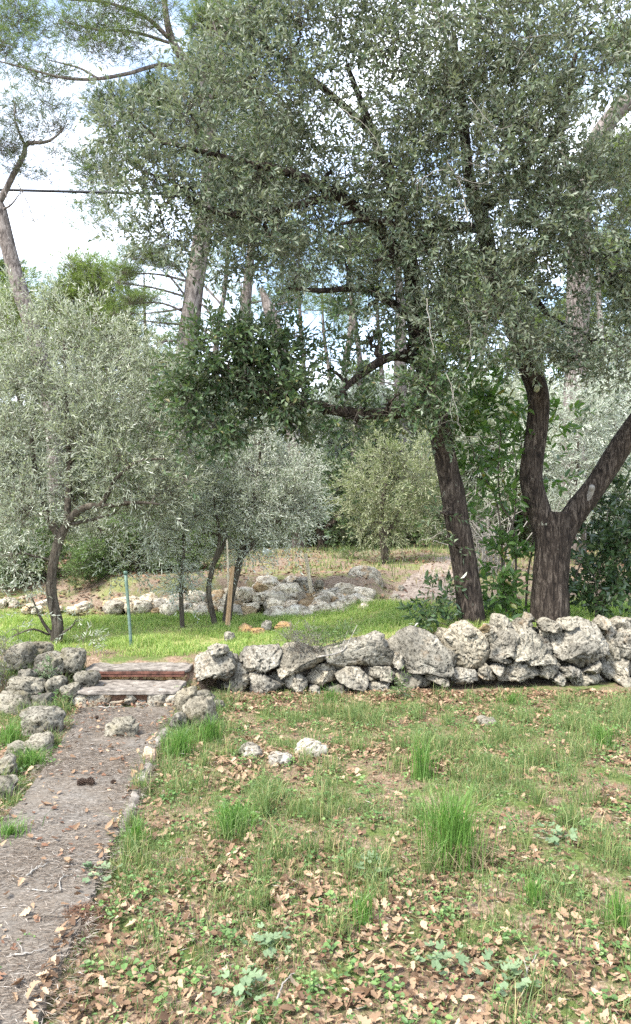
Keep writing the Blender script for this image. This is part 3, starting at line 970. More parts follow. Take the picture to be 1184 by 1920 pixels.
# kerb brick on the right path edge
kb = MB()
V, Fc = rock_blob((0.085, 0.27, 0.075), 401, 4, 0.3, 0.4)
kb.add(V, Fc)
ko = kb.build('kerb_stone', M_kerb, None, True)
ko.location = (-1.115, 4.98, 0.035)
ko.rotation_euler = (0, 0, 0.16)
tag(ko, 'narrow reddish kerb stone set along the right edge of the path', 'kerb stone')


# ------------------------------------------------------------------ foliage generators
def leaf_faces(n, k):
    if k == 4:
        b = np.arange(n)[:, None] * 4
        return [b + np.array([0, 1, 2, 3])]
    b = np.arange(n)[:, None] * 6
    return [np.concatenate([b + np.array([0, 1, 2, 3]), b + np.array([0, 3, 4, 5])])]


def leaf_verts(base, d, nrm, L, W, fold=0.2, droop=0.1, k=4):
    d = nz(d)
    nrm = nz(nrm - d * (nrm * d).sum(-1, keepdims=True))
    s = np.cross(d, nrm)
    L, W = L[:, None], W[:, None]
    tip = base + d * L - nrm * (droop * L)
    if k == 4:
        m = base + d * (L * 0.5)
        up = nrm * (W * fold)
        return np.stack([base, m + s * (W / 2) + up, tip, m - s * (W / 2) + up], 1).reshape(-1, 3)
    a, b = base + d * (L * 0.3), base + d * (L * 0.68) - nrm * (droop * L * 0.4)
    up = nrm * (W * fold)
    return np.stack([base, a + s * (W * 0.48) + up, b + s * (W * 0.42) + up, tip,
                     b - s * (W * 0.42) + up, a - s * (W * 0.48) + up], 1).reshape(-1, 3)


def twig_leaves(org, dirs, length, K, L, W, rs, beta=0.9, upb=0.35, fold=0.2, k=4, sag=0.12, jit=0.5):
    """leaves set along twigs; org, dirs (T,3), length (T,)"""
    T = len(org)
    dirs = nz(dirs)
    ref = np.where(np.abs(dirs[:, 2:3]) < 0.9, np.array([[0, 0, 1.0]]), np.array([[1.0, 0, 0]]))
    u = nz(np.cross(dirs, ref))
    v = np.cross(dirs, u)
    t = (np.arange(K)[None] + rs.uniform(0.2, 1.0, (T, K))) / K
    ang = np.arange(K)[None] * 2.4 + rs.uniform(0, 6.28, (T, 1)) + rs.normal(0, 0.3, (T, K))
    rad = u[:, None] * np.cos(ang)[..., None] + v[:, None] * np.sin(ang)[..., None]
    pos = org[:, None] + dirs[:, None] * (length[:, None] * t)[..., None]
    pos[..., 2] -= sag * length[:, None] * t ** 2
    be = beta * (1.15 - 0.55 * t)[..., None]
    ld = dirs[:, None] * np.cos(be) + rad * np.sin(be) + rs.normal(0, 0.12, (T, K, 3))
    nr = dirs[:, None] * 0.6 + np.array([0, 0, 1.0]) * upb + rs.normal(0, jit, (T, K, 3))
    n = T * K
    Ls = L * rs.uniform(0.65, 1.25, n)
    Ws = W * rs.uniform(0.7, 1.25, n) * (Ls / L) ** 0.5
    V = leaf_verts(pos.reshape(-1, 3), ld.reshape(-1, 3), nr.reshape(-1, 3), Ls, Ws, fold, 0.1, k)
    return V, leaf_faces(n, k)


def twig_sticks(mb, org, dirs, length, r):
    T = len(org)
    dirs = nz(dirs)
    ref = np.where(np.abs(dirs[:, 2:3]) < 0.9, np.array([[0, 0, 1.0]]), np.array([[1.0, 0, 0]]))
    u = nz(np.cross(dirs, ref))
    v = np.cross(dirs, u)
    a = np.arange(3) * 2.094
    ring = u[:, None] * np.cos(a)[None, :, None] + v[:, None] * np.sin(a)[None, :, None]
    p0 = org[:, None] + ring * r
    p1 = (org + dirs * length[:, None])[:, None] + ring * (r * 0.4)
    V = np.concatenate([p0, p1], 1).reshape(-1, 3)
    b = np.arange(T)[:, None] * 6
    q = np.concatenate([b + np.array([i, (i + 1) % 3, (i + 1) % 3 + 3, i + 3]) for i in range(3)])
    mb.add(V, q)


def branch_to(mb, a, b, r0, r1, rs, n=6, wob=0.08, sag=0.0, sides=5):
    d = np.linalg.norm(b - a)
    t = np.linspace(0, 1, n)[:, None]
    mid = rs.normal(0, 1, (n, 3)) * wob * d * np.sin(t * math.pi)
    p = a + (b - a) * t + mid
    p[:, 2] += (sag * d * np.sin(t[:, 0] * math.pi))
    tube(mb, p, np.linspace(r0, r1, n), sides, cap=False)
    return p, np.linspace(r0, r1, n)


class Tree:
    """trunk + limbs + crown around an Empty at the base"""
    def __init__(self, name, base, label, cat, group=None, seed=0):
        self.base = np.asarray(base, float)
        self.root = thing(name, base, label, cat, group)
        self.rs = np.random.default_rng(seed + 1000)
        self.trunk = MB()
        self.twigs = MB()
        self.leafV, self.leafF, self.nl = [], [], 0
        self.nodes, self.nrad = [], []

    def limb(self, pts, r, sides=14, n=8, rough=0.12, fluted=0.06):
        q = spline(np.asarray(pts) - self.base, n)
        rr = np.interp(np.linspace(0, 1, len(q)), np.linspace(0, 1, len(r)), r)
        tube(self.trunk, q, rr, sides, rough, fluted, True, self.rs.uniform(0, 50))
        self.nodes += list(q[len(q) // 5:])
        self.nrad += list(rr[len(q) // 5:])

    def connect(self, target, r0, r1, wob=0.08, sag=0.05, mb=None):
        N = np.array(self.nodes)
        R = np.array(self.nrad)
        d = np.linalg.norm(N - target, axis=1) + 0.25 * np.maximum(0, N[:, 2] - target[2])
        k = int(np.argmin(d))
        r0 = min(r0, R[k] * 0.75)
        p, r = branch_to(mb or self.trunk, N[k], target, r0, min(r1, r0), self.rs, 7, wob, sag)
        self.nodes += list(p[2:])
        self.nrad += list(r[2:])

    def blob(self, c, rad, nleaf, L, W, K=9, subs=8, tw=0.22, sig=0.27, upb=0.35, beta=0.9, k=4, droop=0.0, bough=0.03, out=0.9, twr=0.0022, connect=True):
        rs = self.rs
        c = np.asarray(c) - self.base
        rad = np.broadcast_to(np.asarray(rad, float), (3,))
        if connect:
            self.connect(c, bough, bough * 0.4)
        S = nz(rs.normal(size=(subs, 3))) * (rs.uniform(0.15, 1, (subs, 1)) ** 0.45) * 0.85
        S = c + S * rad
        if connect:
            for s_ in S:
                self.connect(s_, bough * 0.42, bough * 0.12, 0.1, 0.06)
        T = max(4, int(nleaf / K))
        ks = rs.integers(0, subs, T)
        off = rs.normal(size=(T, 3)) * sig * rad
        org = S[ks] + off
        d = nz(off) * 0.8 + out * nz(org - c) * 0.6 + rs.normal(0, 0.5, (T, 3)) + np.array([0, 0, 0.25 - droop])
        ln = tw * rs.uniform(0.6, 1.3, T)
        V, Fc = twig_leaves(org, d, ln, K, L, W, rs, beta, upb, 0.2, k)
        self.leafV.append(V)
        self.leafF.append(Fc[0] + self.nl)
        self.nl += len(V)
        if twr:
            twig_sticks(self.twigs, org - nz(d) * (ln * 0.4)[:, None], d, ln * 1.4, twr)

    def needles(self, c, rad, ntuft, L=0.10, W=0.005, per=12, subs=10, sig=0.3, bough=0.03, connect=True, flat=0.5, upd=0.5):
        rs = self.rs
        c = np.asarray(c) - self.base
        rad = np.broadcast_to(np.asarray(rad, float), (3,))
        if connect:
            self.connect(c, bough, bough * 0.4)
        S = c + nz(rs.normal(size=(subs, 3))) * (rs.uniform(0.1, 1, (subs, 1)) ** 0.5) * rad * 0.9
        if connect:
            for s_ in S:
                self.connect(s_, bough * 0.4, bough * 0.15, 0.12, 0.04)
        ks = rs.integers(0, subs, ntuft)
        off = rs.normal(size=(ntuft, 3)) * sig * rad * np.array([1, 1, flat])
        org = S[ks] + off
        axis_ = nz(nz(off) + rs.normal(0, 0.4, (ntuft, 3)) + np.array([0, 0, upd]))
        n = ntuft * per
        d = nz(np.repeat(axis_, per, 0) + rs.normal(0, 0.45, (n, 3)))
        b = np.repeat(org, per, 0) + d * 0.01 + np.repeat(axis_, per, 0) * rs.uniform(0, L, (n, 1))
        V = leaf_verts(b, d, rs.normal(size=(n, 3)), L * rs.uniform(0.7, 1.2, n), np.full(n, W), 0.0, 0.1, 4)
        self.leafV.append(V)
        self.leafF.append(leaf_faces(n, 4)[0] + self.nl)
        self.nl += len(V)
        twig_sticks(self.twigs, org - axis_ * L * 1.5, axis_, np.full(ntuft, L * 2.2), 0.004)

    def finish(self, bark, leaf, twigm=None, crown='crown'):
        self.trunk_o = self.trunk.build('trunk', bark, self.root, True)
        if self.nl:
            me = make_mesh(crown, np.concatenate(self.leafV), [np.concatenate(self.leafF)], False)
            self.crown_o = link(crown, me, leaf, self.root)
        if self.twigs.n:
            self.twig_o = self.twigs.build('twigs', twigm or M_twig, self.root, False)
        return self.root


# ------------------------------------------------------------------ the two oaks
def oak_blobs(T, lst, dens=0.92, L=0.066, W=0.0255, k=4, **kw):
    for b in lst:
        px, py, D, r = b[:4]
        f = b[4] if len(b) > 4 else 1.0
        rm = r / F * D
        n = int(dens * f * 1.75 * math.pi * rm * rm / (L * W * 0.36))
        T.blob(P(px, py, D), (rm, rm * 1.0, rm), n, L, W, K=9, subs=max(6, int(9 * rm / 0.5)), k=k, bough=0.035, **kw)


A = Tree('holm_oak', Gp(1030, 8.0), 'big forked holm oak, its thick trunk dividing in two just above the wall', 'tree', seed=1)
bA = A.base
A.limb([bA + [0, 0, -0.25], bA + [0, 0, 0.0], P(1032, 1100, 8.0), P(1038, 1010, 8.0), P(1040, 960, 8.0)], [0.235, 0.205, 0.19, 0.19, 0.165], 28, 10, 0.10, 0.07)
A.limb([P(1028, 1020, 8.0), P(1012, 960, 7.98), P(996, 890, 7.95), P(1008, 800, 7.95), P(1008, 735, 7.95), P(988, 680, 7.95), P(960, 600, 7.9), P(925, 520, 7.8),
        P(908, 430, 7.7), P(880, 330, 7.5), P(868, 200, 7.3), P(850, 60, 7.1)], [0.125, 0.125, 0.118, 0.115, 0.11, 0.105, 0.095, 0.09, 0.08, 0.06, 0.045, 0.025], 22, 8, 0.12, 0.07)
A.limb([P(1042, 1040, 8.0), P(1070, 975, 8.0), P(1118, 910, 7.95), P(1170, 830, 7.9), P(1230, 740, 7.8), P(1290, 620, 7.6), P(1320, 480, 7.4)],
       [0.12, 0.125, 0.12, 0.115, 0.105, 0.09, 0.06], 22, 8, 0.12, 0.07)
A.limb([P(908, 430, 7.7), P(840, 425, 7.4), P(768, 452, 7.2), P(748, 425, 7.1), P(690, 412, 7.0), P(640, 420, 6.9)], [0.05, 0.045, 0.04, 0.032, 0.025, 0.012], 10)
A.limb([P(768, 452, 7.2), P(738, 478, 7.15), P(700, 490, 7.1)], [0.03, 0.026, 0.012], 8)
A.limb([P(925, 520, 7.8), P(985, 545, 7.6), P(1040, 600, 7.5), P(1090, 620, 7.3)], [0.05, 0.04, 0.028, 0.014], 10)
A.limb([P(900, 400, 7.6), P(980, 320, 7.2), P(1050, 230, 6.9), P(1080, 100, 6.7)], [0.05, 0.042, 0.032, 0.018], 10)
A.limb([P(1290, 620, 7.6), P(1180, 560, 7.3), P(1120, 480, 7.1)], [0.05, 0.035, 0.018], 9)
blA = [(735, 310, 7.0, 95), (770, 140, 6.8, 90), (640, 30, 7.0, 85), (760, 40, 6.9, 90), (860, 60, 6.6, 110), (880, 200, 6.8, 110), (820, 330, 7.0, 105), (960, 320, 6.8, 105),
       (990, 120, 6.5, 105), (1110, 60, 6.5, 110), (1030, 400, 6.8, 95), (1110, 400, 6.9, 85), (900, 470, 7.0, 90), (1000, 490, 7.0, 80), (800, 470, 7.2, 90), (1160, 470, 7.0, 80),
       (960, 590, 7.0, 75), (1000, 650, 6.9, 50), (1110, 640, 7.1, 65), (1175, 610, 7.0, 70), (870, 590, 7.2, 85), (1165, 700, 7.2, 45, 0.8), (1190, 330, 6.9, 60, 0.7), (740, 420, 7.1, 75),
       (1020, 240, 6.6, 70), (1140, 290, 6.8, 45, 0.5), (930, 40, 6.4, 80), (1180, 110, 6.8, 60), (1060, 540, 7.2, 40, 0.6), (1130, 530, 7.3, 30, 0.5), (1060, 690, 7.3, 40, 0.7),
       (1250, 420, 7.2, 90, 0.6), (1270, 250, 7.0, 100, 0.6), (1240, 560, 7.2, 80, 0.6), (1300, 700, 7.4, 90, 0.5), (800, -90, 7.0, 110, 0.5), (1000, -90, 6.8, 110, 0.5),  # clumps out of view, added for the shadows they cast
       (900, 250, 8.4, 120, 0.6), (1050, 300, 8.3, 110, 0.5), (980, 440, 8.4, 110, 0.5), (760, 240, 8.2, 80, 0.5)]
oak_blobs(A, blA)
A.finish(M_oak_bark, M_oak_leaf)
scar = MB()
tube(scar, spline(np.array([P(1092, 968, 7.925), P(1101, 944, 7.89), P(1108, 922, 7.85), P(1110, 911, 7.80)]) - bA, 5), np.interp(np.linspace(0, 1, 16), [0, .5, .9, 1], [0.012, 0.035, 0.036, 0.026]), 12, 0.25, 0.2)
scar.build('pruned_stub', M_lich, A.root, True)
V, Fc = rock_blob((0.07, 0.03, 0.11), 900, 3, 0.35)
li = MB().add(V + P(1007, 728, 7.845) - bA, Fc).build('lichen_patch', M_lichen, A.root, True)
rs = np.random.default_rng(91)
for pts, r in (([P(838, 300, 6.6), P(862, 345, 6.55), P(874, 390, 6.5), P(886, 425, 6.45)], 0.009), ([P(842, 318, 6.6), P(806, 326, 6.5), P(776, 345, 6.4)], 0.008),
               ([P(838, 300, 6.6), P(880, 305, 6.5), P(940, 330, 6.4)], 0.006), ([P(855, 330, 6.55), P(900, 345, 6.5), P(930, 330, 6.4)], 0.005),
               ([P(800, 560, 6.7), P(806, 620, 6.65), P(818, 680, 6.6)], 0.006), ([P(870, 560, 6.7), P(880, 600, 6.7), P(882, 670, 6.65)], 0.004),
               ([P(640, 205, 6.3), P(690, 240, 6.2), P(720, 290, 6.2)], 0.004), ([P(980, 75, 6.0), P(1030, 65, 6.0), P(1075, 66, 6.0)], 0.004),
               ([P(880, 180, 6.2), P(930, 240, 6.2), P(990, 215, 6.1)], 0.004), ([P(840, 700, 7.0), P(855, 760, 6.9), P(862, 800, 6.9), P(880, 830, 6.9)], 0.005),
               ([P(850, 730, 7.0), P(846, 780, 6.9), P(870, 800, 6.9)], 0.004)):
    dead = MB()
    q = spline(np.array(pts) - bA, 6)
    q += rs.normal(0, 0.006, q.shape)
    r = r * 0.75
    tube(dead, q, np.linspace(r, r * 0.35, len(q)), 5)
    for _ in range(4):
        k = rs.integers(2, len(q))
        e = q[k] + rs.normal(0, 0.12, 3) + np.array([0, 0, -0.08])
        branch_to(dead, q[k], e, r * 0.4, 0.0012, rs, 5, 0.12, 0, 4)
    dead.build('dead_branch', M_dead, A.root, True)

B = Tree('holm_oak', Gp(886, 7.85), 'leaning single-trunked holm oak, left of the forked one, with low dark boughs', 'tree', seed=2)
bB = B.base
B.limb([bB + [0.02, 0, -0.25], bB + [0.0, 0, 0.0], P(878, 1110, 7.85), P(866, 1030, 7.85), P(850, 930, 7.85), P(836, 860, 7.85), P(818, 770, 7.8), P(795, 680, 7.75), P(780, 600, 7.7),
        P(770, 500, 7.6), P(745, 380, 7.4), P(700, 250, 7.2), P(650, 120, 7.0)], [0.165, 0.148, 0.135, 0.13, 0.122, 0.115, 0.11, 0.105, 0.095, 0.08, 0.06, 0.04, 0.02], 26, 8, 0.10, 0.07)
B.limb([P(815, 760, 7.8), P(770, 770, 7.6), P(700, 776, 7.4), P(630, 770, 7.3), P(560, 752, 7.2), P(500, 735, 7.1), P(440, 700, 7.0)], [0.07, 0.065, 0.06, 0.052, 0.045, 0.036, 0.015], 14)
B.limb([P(795, 680, 7.75), P(740, 668, 7.5), P(680, 700, 7.35), P(630, 745, 7.3)], [0.06, 0.05, 0.04, 0.02], 10)
B.limb([P(780, 600, 7.7), P(690, 545, 7.4), P(600, 545, 7.2), P(540, 540, 7.1)], [0.05, 0.035, 0.025, 0.012], 9)
B.limb([P(770, 500, 7.6), P(680, 400, 7.2), P(560, 330, 6.9), P(440, 300, 6.8), P(320, 270, 6.7)], [0.07, 0.055, 0.042, 0.03, 0.014], 10)
B.limb([P(620, 370, 7.0), P(480, 400, 6.9), P(390, 395, 6.8), P(330, 345, 6.75), P(280, 325, 6.7)], [0.036, 0.03, 0.026, 0.018, 0.01], 9)
B.limb([P(700, 250, 7.2), P(600, 160, 7.0), P(500, 90, 6.9)], [0.04, 0.03, 0.016], 9)
blB = [(255, 250, 6.8, 70), (300, 390, 6.8, 80), (240, 320, 6.9, 60), (215, 230, 7.0, 40, 0.6), (265, 450, 7.0, 45, 0.8), (370, 260, 6.9, 85), (400, 380, 6.9, 90), (340, 190, 7.1, 50, 0.7),
       (480, 310, 6.8, 95), (510, 450, 7.0, 85), (440, 480, 7.0, 50, 0.9), (470, 160, 7.0, 90), (560, 210, 6.8, 90), (620, 320, 6.9, 75), (610, 440, 7.1, 80), (650, 500, 7.3, 45, 0.7), (470, 50, 7.1, 85), (560, 80, 6.9, 85),
       (410, 90, 7.2, 50, 0.8), (420, 670, 7.1, 65), (375, 740, 7.1, 50), (362, 810, 7.1, 26), (362, 860, 7.1, 14), (480, 680, 7.2, 60), (440, 750, 7.2, 50, 0.8), (545, 670, 7.3, 50), (560, 770, 7.3, 42, 0.6), (620, 690, 7.4, 42, 0.7), (400, 790, 7.1, 40), (350, 690, 7.15, 36, 0.8), (520, 730, 7.15, 50), (335, 760, 7.05, 24, 0.5), (470, 800, 7.2, 26, 0.5), (590, 640, 7.3, 40, 0.6), (350, 900, 7.05, 10, 0.8), (410, 630, 7.1, 40, 0.5), (500, 625, 7.2, 40, 0.5), (650, 740, 7.35, 40, 0.9), (610, 775, 7.2, 34, 0.8), (670, 790, 7.25, 34, 0.8), (735, 750, 7.25, 36, 0.8), (560, 740, 7.1, 36, 0.7), (440, 830, 7.15, 24, 0.5),
       (565, 815, 7.3, 28, 0.6), (690, 630, 7.4, 60, 0.8), (620, 610, 7.3, 40, 0.5), (715, 760, 7.4, 48, 0.6), (790, 720, 7.3, 65), (800, 630, 7.3, 70), (730, 550, 7.3, 60, 0.8), (690, 580, 7.6, 40, 0.5), (830, 790, 7.4, 55, 0.8), (850, 700, 7.3, 55, 0.8),
       (640, 790, 7.4, 35, 0.5), (500, 785, 7.2, 30, 0.5), (540, -80, 7.0, 110, 0.4), (400, 330, 8.2, 90, 0.5), (560, 350, 8.2, 100, 0.5), (830, 960, 7.6, 16, 0.8), (852, 1020, 7.65, 16, 0.9)]  # the clump above the view is likewise added for its shadow
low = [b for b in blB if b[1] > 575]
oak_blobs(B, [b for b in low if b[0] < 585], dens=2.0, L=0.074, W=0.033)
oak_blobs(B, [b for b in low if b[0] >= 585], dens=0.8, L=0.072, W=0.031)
link('lower_crown', make_mesh('lower_crown', np.concatenate(B.leafV), [np.concatenate(B.leafF)], False), M_oak_leaf_b, B.root)  # darker leaf copy: shade of the low boughs put into the colour
B.leafV, B.leafF, B.nl = [], [], 0
oak_blobs(B, [b for b in blB if b[1] <= 575], dens=0.95)
B.finish(M_oak_bark, M_oak_leaf)

# ------------------------------------------------------------------ olives


def olive_blobs(T, lst, dens=0.9, L=0.066, W=0.0145, **kw):
    for b in lst:
        px, py, D, r = b[:4]
        f = b[4] if len(b) > 4 else 1.0
        rm = r / F * D
        n = int(dens * f * 1.5 * math.pi * rm * rm / (L * W * 0.40))
        T.blob(P(px, py, D), (rm, rm, rm), n, L, W, K=11, subs=max(5, int(9 * rm / 0.5)), tw=0.26, upb=0.2, beta=0.75, bough=0.02, **kw)


O = Tree('olive_tree', Gp(105, 7.85), 'grey-green olive tree leaning right at the left edge, standing above the rock heap', 'tree', 'olive trees on the terraces', 3)
b0 = O.base
O.limb([b0 + [0, 0, -0.2], b0, P(108, 1170, 7.85), P(97, 1110, 7.85), P(102, 1050, 7.85), P(115, 1005, 7.85), P(135, 970, 7.85), P(165, 950, 7.8), P(200, 948, 7.8)],
       [0.078, 0.066, 0.058, 0.054, 0.050, 0.046, 0.042, 0.034, 0.026], 18, 8, 0.12, 0.08)
O.limb([P(190, 948, 7.8), P(205, 920, 7.8), P(220, 895, 7.75), P(260, 865, 7.7), P(310, 860, 7.6)], [0.03, 0.027, 0.022, 0.016, 0.008], 9)
O.limb([P(195, 950, 7.8), P(250, 942, 7.7), P(300, 945, 7.6)], [0.026, 0.02, 0.01], 8)
O.limb([P(125, 985, 7.85), P(170, 975, 7.9), P(215, 963, 7.9)], [0.022, 0.016, 0.008], 7)
O.limb([P(112, 1010, 7.85), P(80, 940, 8.1), P(60, 820, 8.2), P(80, 680, 8.3)], [0.045, 0.038, 0.026, 0.012], 9)
O.limb([P(125, 985, 7.85), P(130, 880, 8.1), P(125, 760, 8.2), P(120, 640, 8.3)], [0.04, 0.03, 0.02, 0.01], 9)
O.limb([P(102, 1195, 7.85), P(80, 1165, 7.8), P(60, 1120, 7.75)], [0.025, 0.016, 0.007], 7)
O.limb([P(92, 1190, 7.85), P(60, 1180, 7.7), P(20, 1195, 7.6)], [0.014, 0.01, 0.004], 6)
O.limb([P(112, 1190, 7.85), P(135, 1175, 7.8), P(143, 1160, 7.75)], [0.014, 0.009, 0.004], 6)
blO = [(60, 660, 8.3, 70), (150, 650, 8.3, 75), (240, 700, 8.3, 70), (290, 760, 8.2, 65), (60, 760, 8.1, 80), (160, 760, 8.1, 80), (250, 820, 8.0, 75), (40, 860, 8.0, 80), (140, 860, 8.0, 75), (230, 890, 7.9, 60),
       (300, 850, 8.1, 60), (40, 960, 7.9, 70), (140, 940, 8.1, 55, 0.8), (290, 930, 8.0, 55), (30, 1040, 7.8, 50, 0.7), (190, 1000, 8.0, 45, 0.6), (250, 980, 8.0, 50, 0.8), (330, 920, 8.2, 50, 0.9), (-60, 800, 8.1, 90, 0.6),
       (-60, 950, 8.0, 80, 0.6), (100, 590, 8.5, 40, 0.7), (30, 600, 8.5, 45, 0.7), (300, 690, 8.5, 50, 0.9), (200, 620, 8.6, 40, 0.8), (40, 560, 8.6, 36, 0.5), (110, 545, 8.7, 30, 0.4), (240, 635, 8.6, 34, 0.5), (325, 660, 8.7, 34, 0.5), (330, 760, 8.6, 40, 0.7), (0, 700, 8.4, 60, 0.7),
       (255, 1040, 8.5, 42, 0.55), (300, 1000, 8.5, 44, 0.65), (215, 1050, 8.4, 36, 0.4), (350, 860, 8.5, 40, 0.6), (-10, 1090, 7.9, 40, 0.5), (60, 1090, 7.8, 26, 0.35)]
olive_blobs(O, blO)
olive_blobs(O, [(55, 1140, 7.75, 22, 0.5), (145, 1165, 7.75, 12, 0.9), (30, 1180, 7.65, 14, 0.4), (155, 1200, 7.6, 12, 0.3)])
O.finish(M_olive_bark, M_olive_leaf)

spec_olives = [
    # base px, base D, trunk pts (px,py,dD), radii, blobs, label, leaf, dens
    (342, 8.85, [[(342, 1165, 0), (340, 1100, 0), (345, 1020, 0), (340, 930, 0.1)]], [0.03, 0.025, 0.02, 0.008],
     [(340, 1060, 8.85, 42, 0.8), (318, 1010, 8.8, 45, 0.9), (352, 970, 8.9, 45), (330, 900, 9.0, 45), (350, 1110, 8.8, 24, 0.6)],
     'slim young olive with silvery leaves down to its foot, right of the green stake', M_silver_leaf, 1.0),
    (404, 8.9, [[(404, 1165, 0), (392, 1110, 0), (400, 1060, 0), (412, 1010, 0), (400, 930, 0)], [(398, 1065, 0), (420, 1020, 0), (430, 960, 0)]], [0.036, 0.032, 0.026, 0.02, 0.008],
     [(400, 960, 9.0, 40, 0.8), (385, 1000, 8.9, 36, 0.7), (420, 1010, 8.9, 30, 0.6), (385, 910, 9.1, 45, 0.8)],
     'thin bare-stemmed young olive with a bent trunk, left of the wooden stake', M_olive_leaf, 0.8),
    (425, 9.15, [[(420, 1162, 0), (434, 1110, 0), (448, 1060, 0), (460, 1000, 0), (480, 920, 0), (490, 830, 0)], [(452, 1045, 0), (500, 985, 0), (545, 930, 0)]], [0.06, 0.055, 0.045, 0.035, 0.022, 0.01],
     [(485, 830, 9.3, 45), (450, 880, 9.3, 55), (520, 890, 9.3, 55), (555, 930, 9.3, 50), (490, 950, 9.2, 60), (435, 950, 9.2, 50), (540, 985, 9.2, 45), (470, 1010, 9.1, 40, 0.9), (570, 880, 9.4, 35, 0.8), (580, 960, 9.3, 30, 0.7), (440, 1030, 9.1, 35, 0.6)],
     'bright silver olive with a round crown behind the tall wooden stake', M_silver_leaf, 1.15),
    (723, 12.3, [[(723, 1085, 0), (720, 1020, 0), (715, 960, 0), (730, 880, 0)], [(720, 1010, 0), (760, 940, 0)]], [0.07, 0.06, 0.045, 0.015],
     [(720, 930, 12.3, 50), (760, 890, 12.3, 50), (700, 980, 12.3, 38), (750, 980, 12.3, 45), (790, 930, 12.4, 45), (690, 900, 12.5, 45), (740, 850, 12.6, 40), (800, 870, 12.6, 45, 0.8), (780, 830, 12.9, 40, 0.7), (670, 950, 12.6, 35, 0.6), (820, 960, 12.5, 35, 0.6), (700, 840, 12.8, 35, 0.6), (723, 1040, 12.2, 15, 0.8), (722, 1070, 12.2, 12, 0.8)],
     'yellowish-green olive standing on the dry ground beyond the tallest boulder', M_yellow_leaf, 0.9),
    (1085, 12.0, [[(1085, 1090, 0), (1090, 1010, 0), (1080, 930, 0), (1085, 830, 0)], [(1088, 1000, 0), (1140, 900, 0), (1160, 820, 0)]], [0.08, 0.07, 0.05, 0.015],
     [(1060, 800, 12, 60), (1120, 770, 12, 60), (1060, 890, 12, 60), (1130, 860, 12, 60), (1000, 850, 12, 45, 0.8), (1170, 800, 12.2, 55), (1090, 950, 12, 50, 0.8), (1190, 900, 12, 50, 0.8), (1040, 970, 12, 40, 0.6)],
     'pale olive seen through the fork of the big oak', M_silver_leaf, 1.0),
]
for k_, (bpx, bD, limbs, rr, bl, lab, lm, dn) in enumerate(spec_olives):
    T = Tree('olive_tree', Gp(bpx, bD), lab, 'tree', 'olive trees on the terraces', 20 + k_)
    for q_, lb in enumerate(limbs):
        pts = [P(x, y, bD + d) for x, y, d in lb]
        if q_ == 0:
            pts[0] = T.base
            pts = [T.base + np.array([0, 0, -0.15])] + pts
            T.limb(pts, [rr[0]] + rr, 12)
        else:
            T.limb(pts, [rr[2], rr[3], rr[-1]], 9)
    olive_blobs(T, bl, dn, L=0.064 if bD < 10 else 0.08, W=0.0145 if bD < 10 else 0.019)
    T.finish(M_olive_bark, lm)

# dark round tree under which the far rubble wall lies
D1 = Tree('holm_oak', Gp(604, 15.5), 'dark far tree with a short trunk behind the far rubble wall', 'tree', seed=40)
D1.limb([D1.base + [0, 0, -0.2], D1.base, P(606, 1020, 15.5), P(600, 985, 15.5), P(590, 930, 15.5)], [0.13, 0.11, 0.1, 0.09, 0.03], 12)
D1.limb([P(604, 1000, 15.5), P(640, 960, 15.5), P(650, 900, 15.5)], [0.07, 0.05, 0.02], 9)
oak_blobs(D1, [(610, 900, 15.5, 50), (650, 930, 15.5, 48), (590, 950, 15.5, 40), (640, 870, 15.6, 40), (680, 950, 15.4, 36), (560, 900, 15.6, 40), (650, 980, 15.4, 36, 0.8)], 0.9, 0.085, 0.035)
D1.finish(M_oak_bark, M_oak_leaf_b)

# ------------------------------------------------------------------ pines
P1 = Tree('pine_tree', Gp(345, 16.0), 'tall grey-barked pine rising behind the olive trees with sparse dead lower branches', 'tree', 'pine trees', 50)
P1.limb([P1.base + [0, 0, -0.3], P1.base, P(338, 850, 16), P(350, 670, 16), P(362, 560, 16), P(372, 490, 16), P(392, 350, 16), P(392, 240, 16), P(372, 150, 15.9), P(330, 90, 15.8), P(312, 30, 15.7), P(306, -60, 15.7)],
        [0.30, 0.28, 0.25, 0.225, 0.205, 0.195, 0.18, 0.155, 0.12, 0.085, 0.065, 0.045], 20, 8, 0.06, 0.05)
P1.limb([P(350, 128, 15.9), P(300, 122, 15.7), P(240, 138, 15.5), P(180, 148, 15.3), P(120, 146, 15.1), P(50, 128, 15.0), P(-20, 110, 14.9)], [0.05, 0.042, 0.038, 0.034, 0.028, 0.02, 0.01], 9)
P1.limb([P(185, 148, 15.3), P(150, 128, 15.2), P(90, 112, 15.1)], [0.03, 0.022, 0.01], 7)
P1.limb([P(316, 70, 15.7), P(270, 30, 15.6), P(200, 5, 15.4), P(130, 0, 15.3)], [0.05, 0.04, 0.028, 0.012], 8)
P1.limb([P(318, 80, 15.7), P(250, 60, 15.4), P(180, 55, 15.2), P(120, 40, 15.1)], [0.035, 0.03, 0.02, 0.01], 8)
P1.limb([P(385, 200, 16), P(420, 130, 15.8), P(400, 40, 15.7)], [0.06, 0.045, 0.02], 8)
for (x0, y0, x1, y1, x2, y2) in ((356, 590, 300, 568, 225, 572), (360, 560, 290, 540, 220, 530), (364, 540, 330, 500, 290, 470), (352, 640, 310, 640, 280, 650), (352, 560, 320, 520, 300, 505), (366, 600, 400, 640, 420, 690), (368, 560, 395, 590, 405, 640),
                                 (370, 520, 430, 590, 450, 640), (360, 610, 300, 605, 250, 600), (366, 575, 300, 585, 240, 590), (362, 530, 300, 515, 240, 512)):
    P1.limb([P(x0, y0, 16), P(x1, y1, 15.8), P(x2, y2, 15.6)], [0.03, 0.02, 0.008], 6, 6)
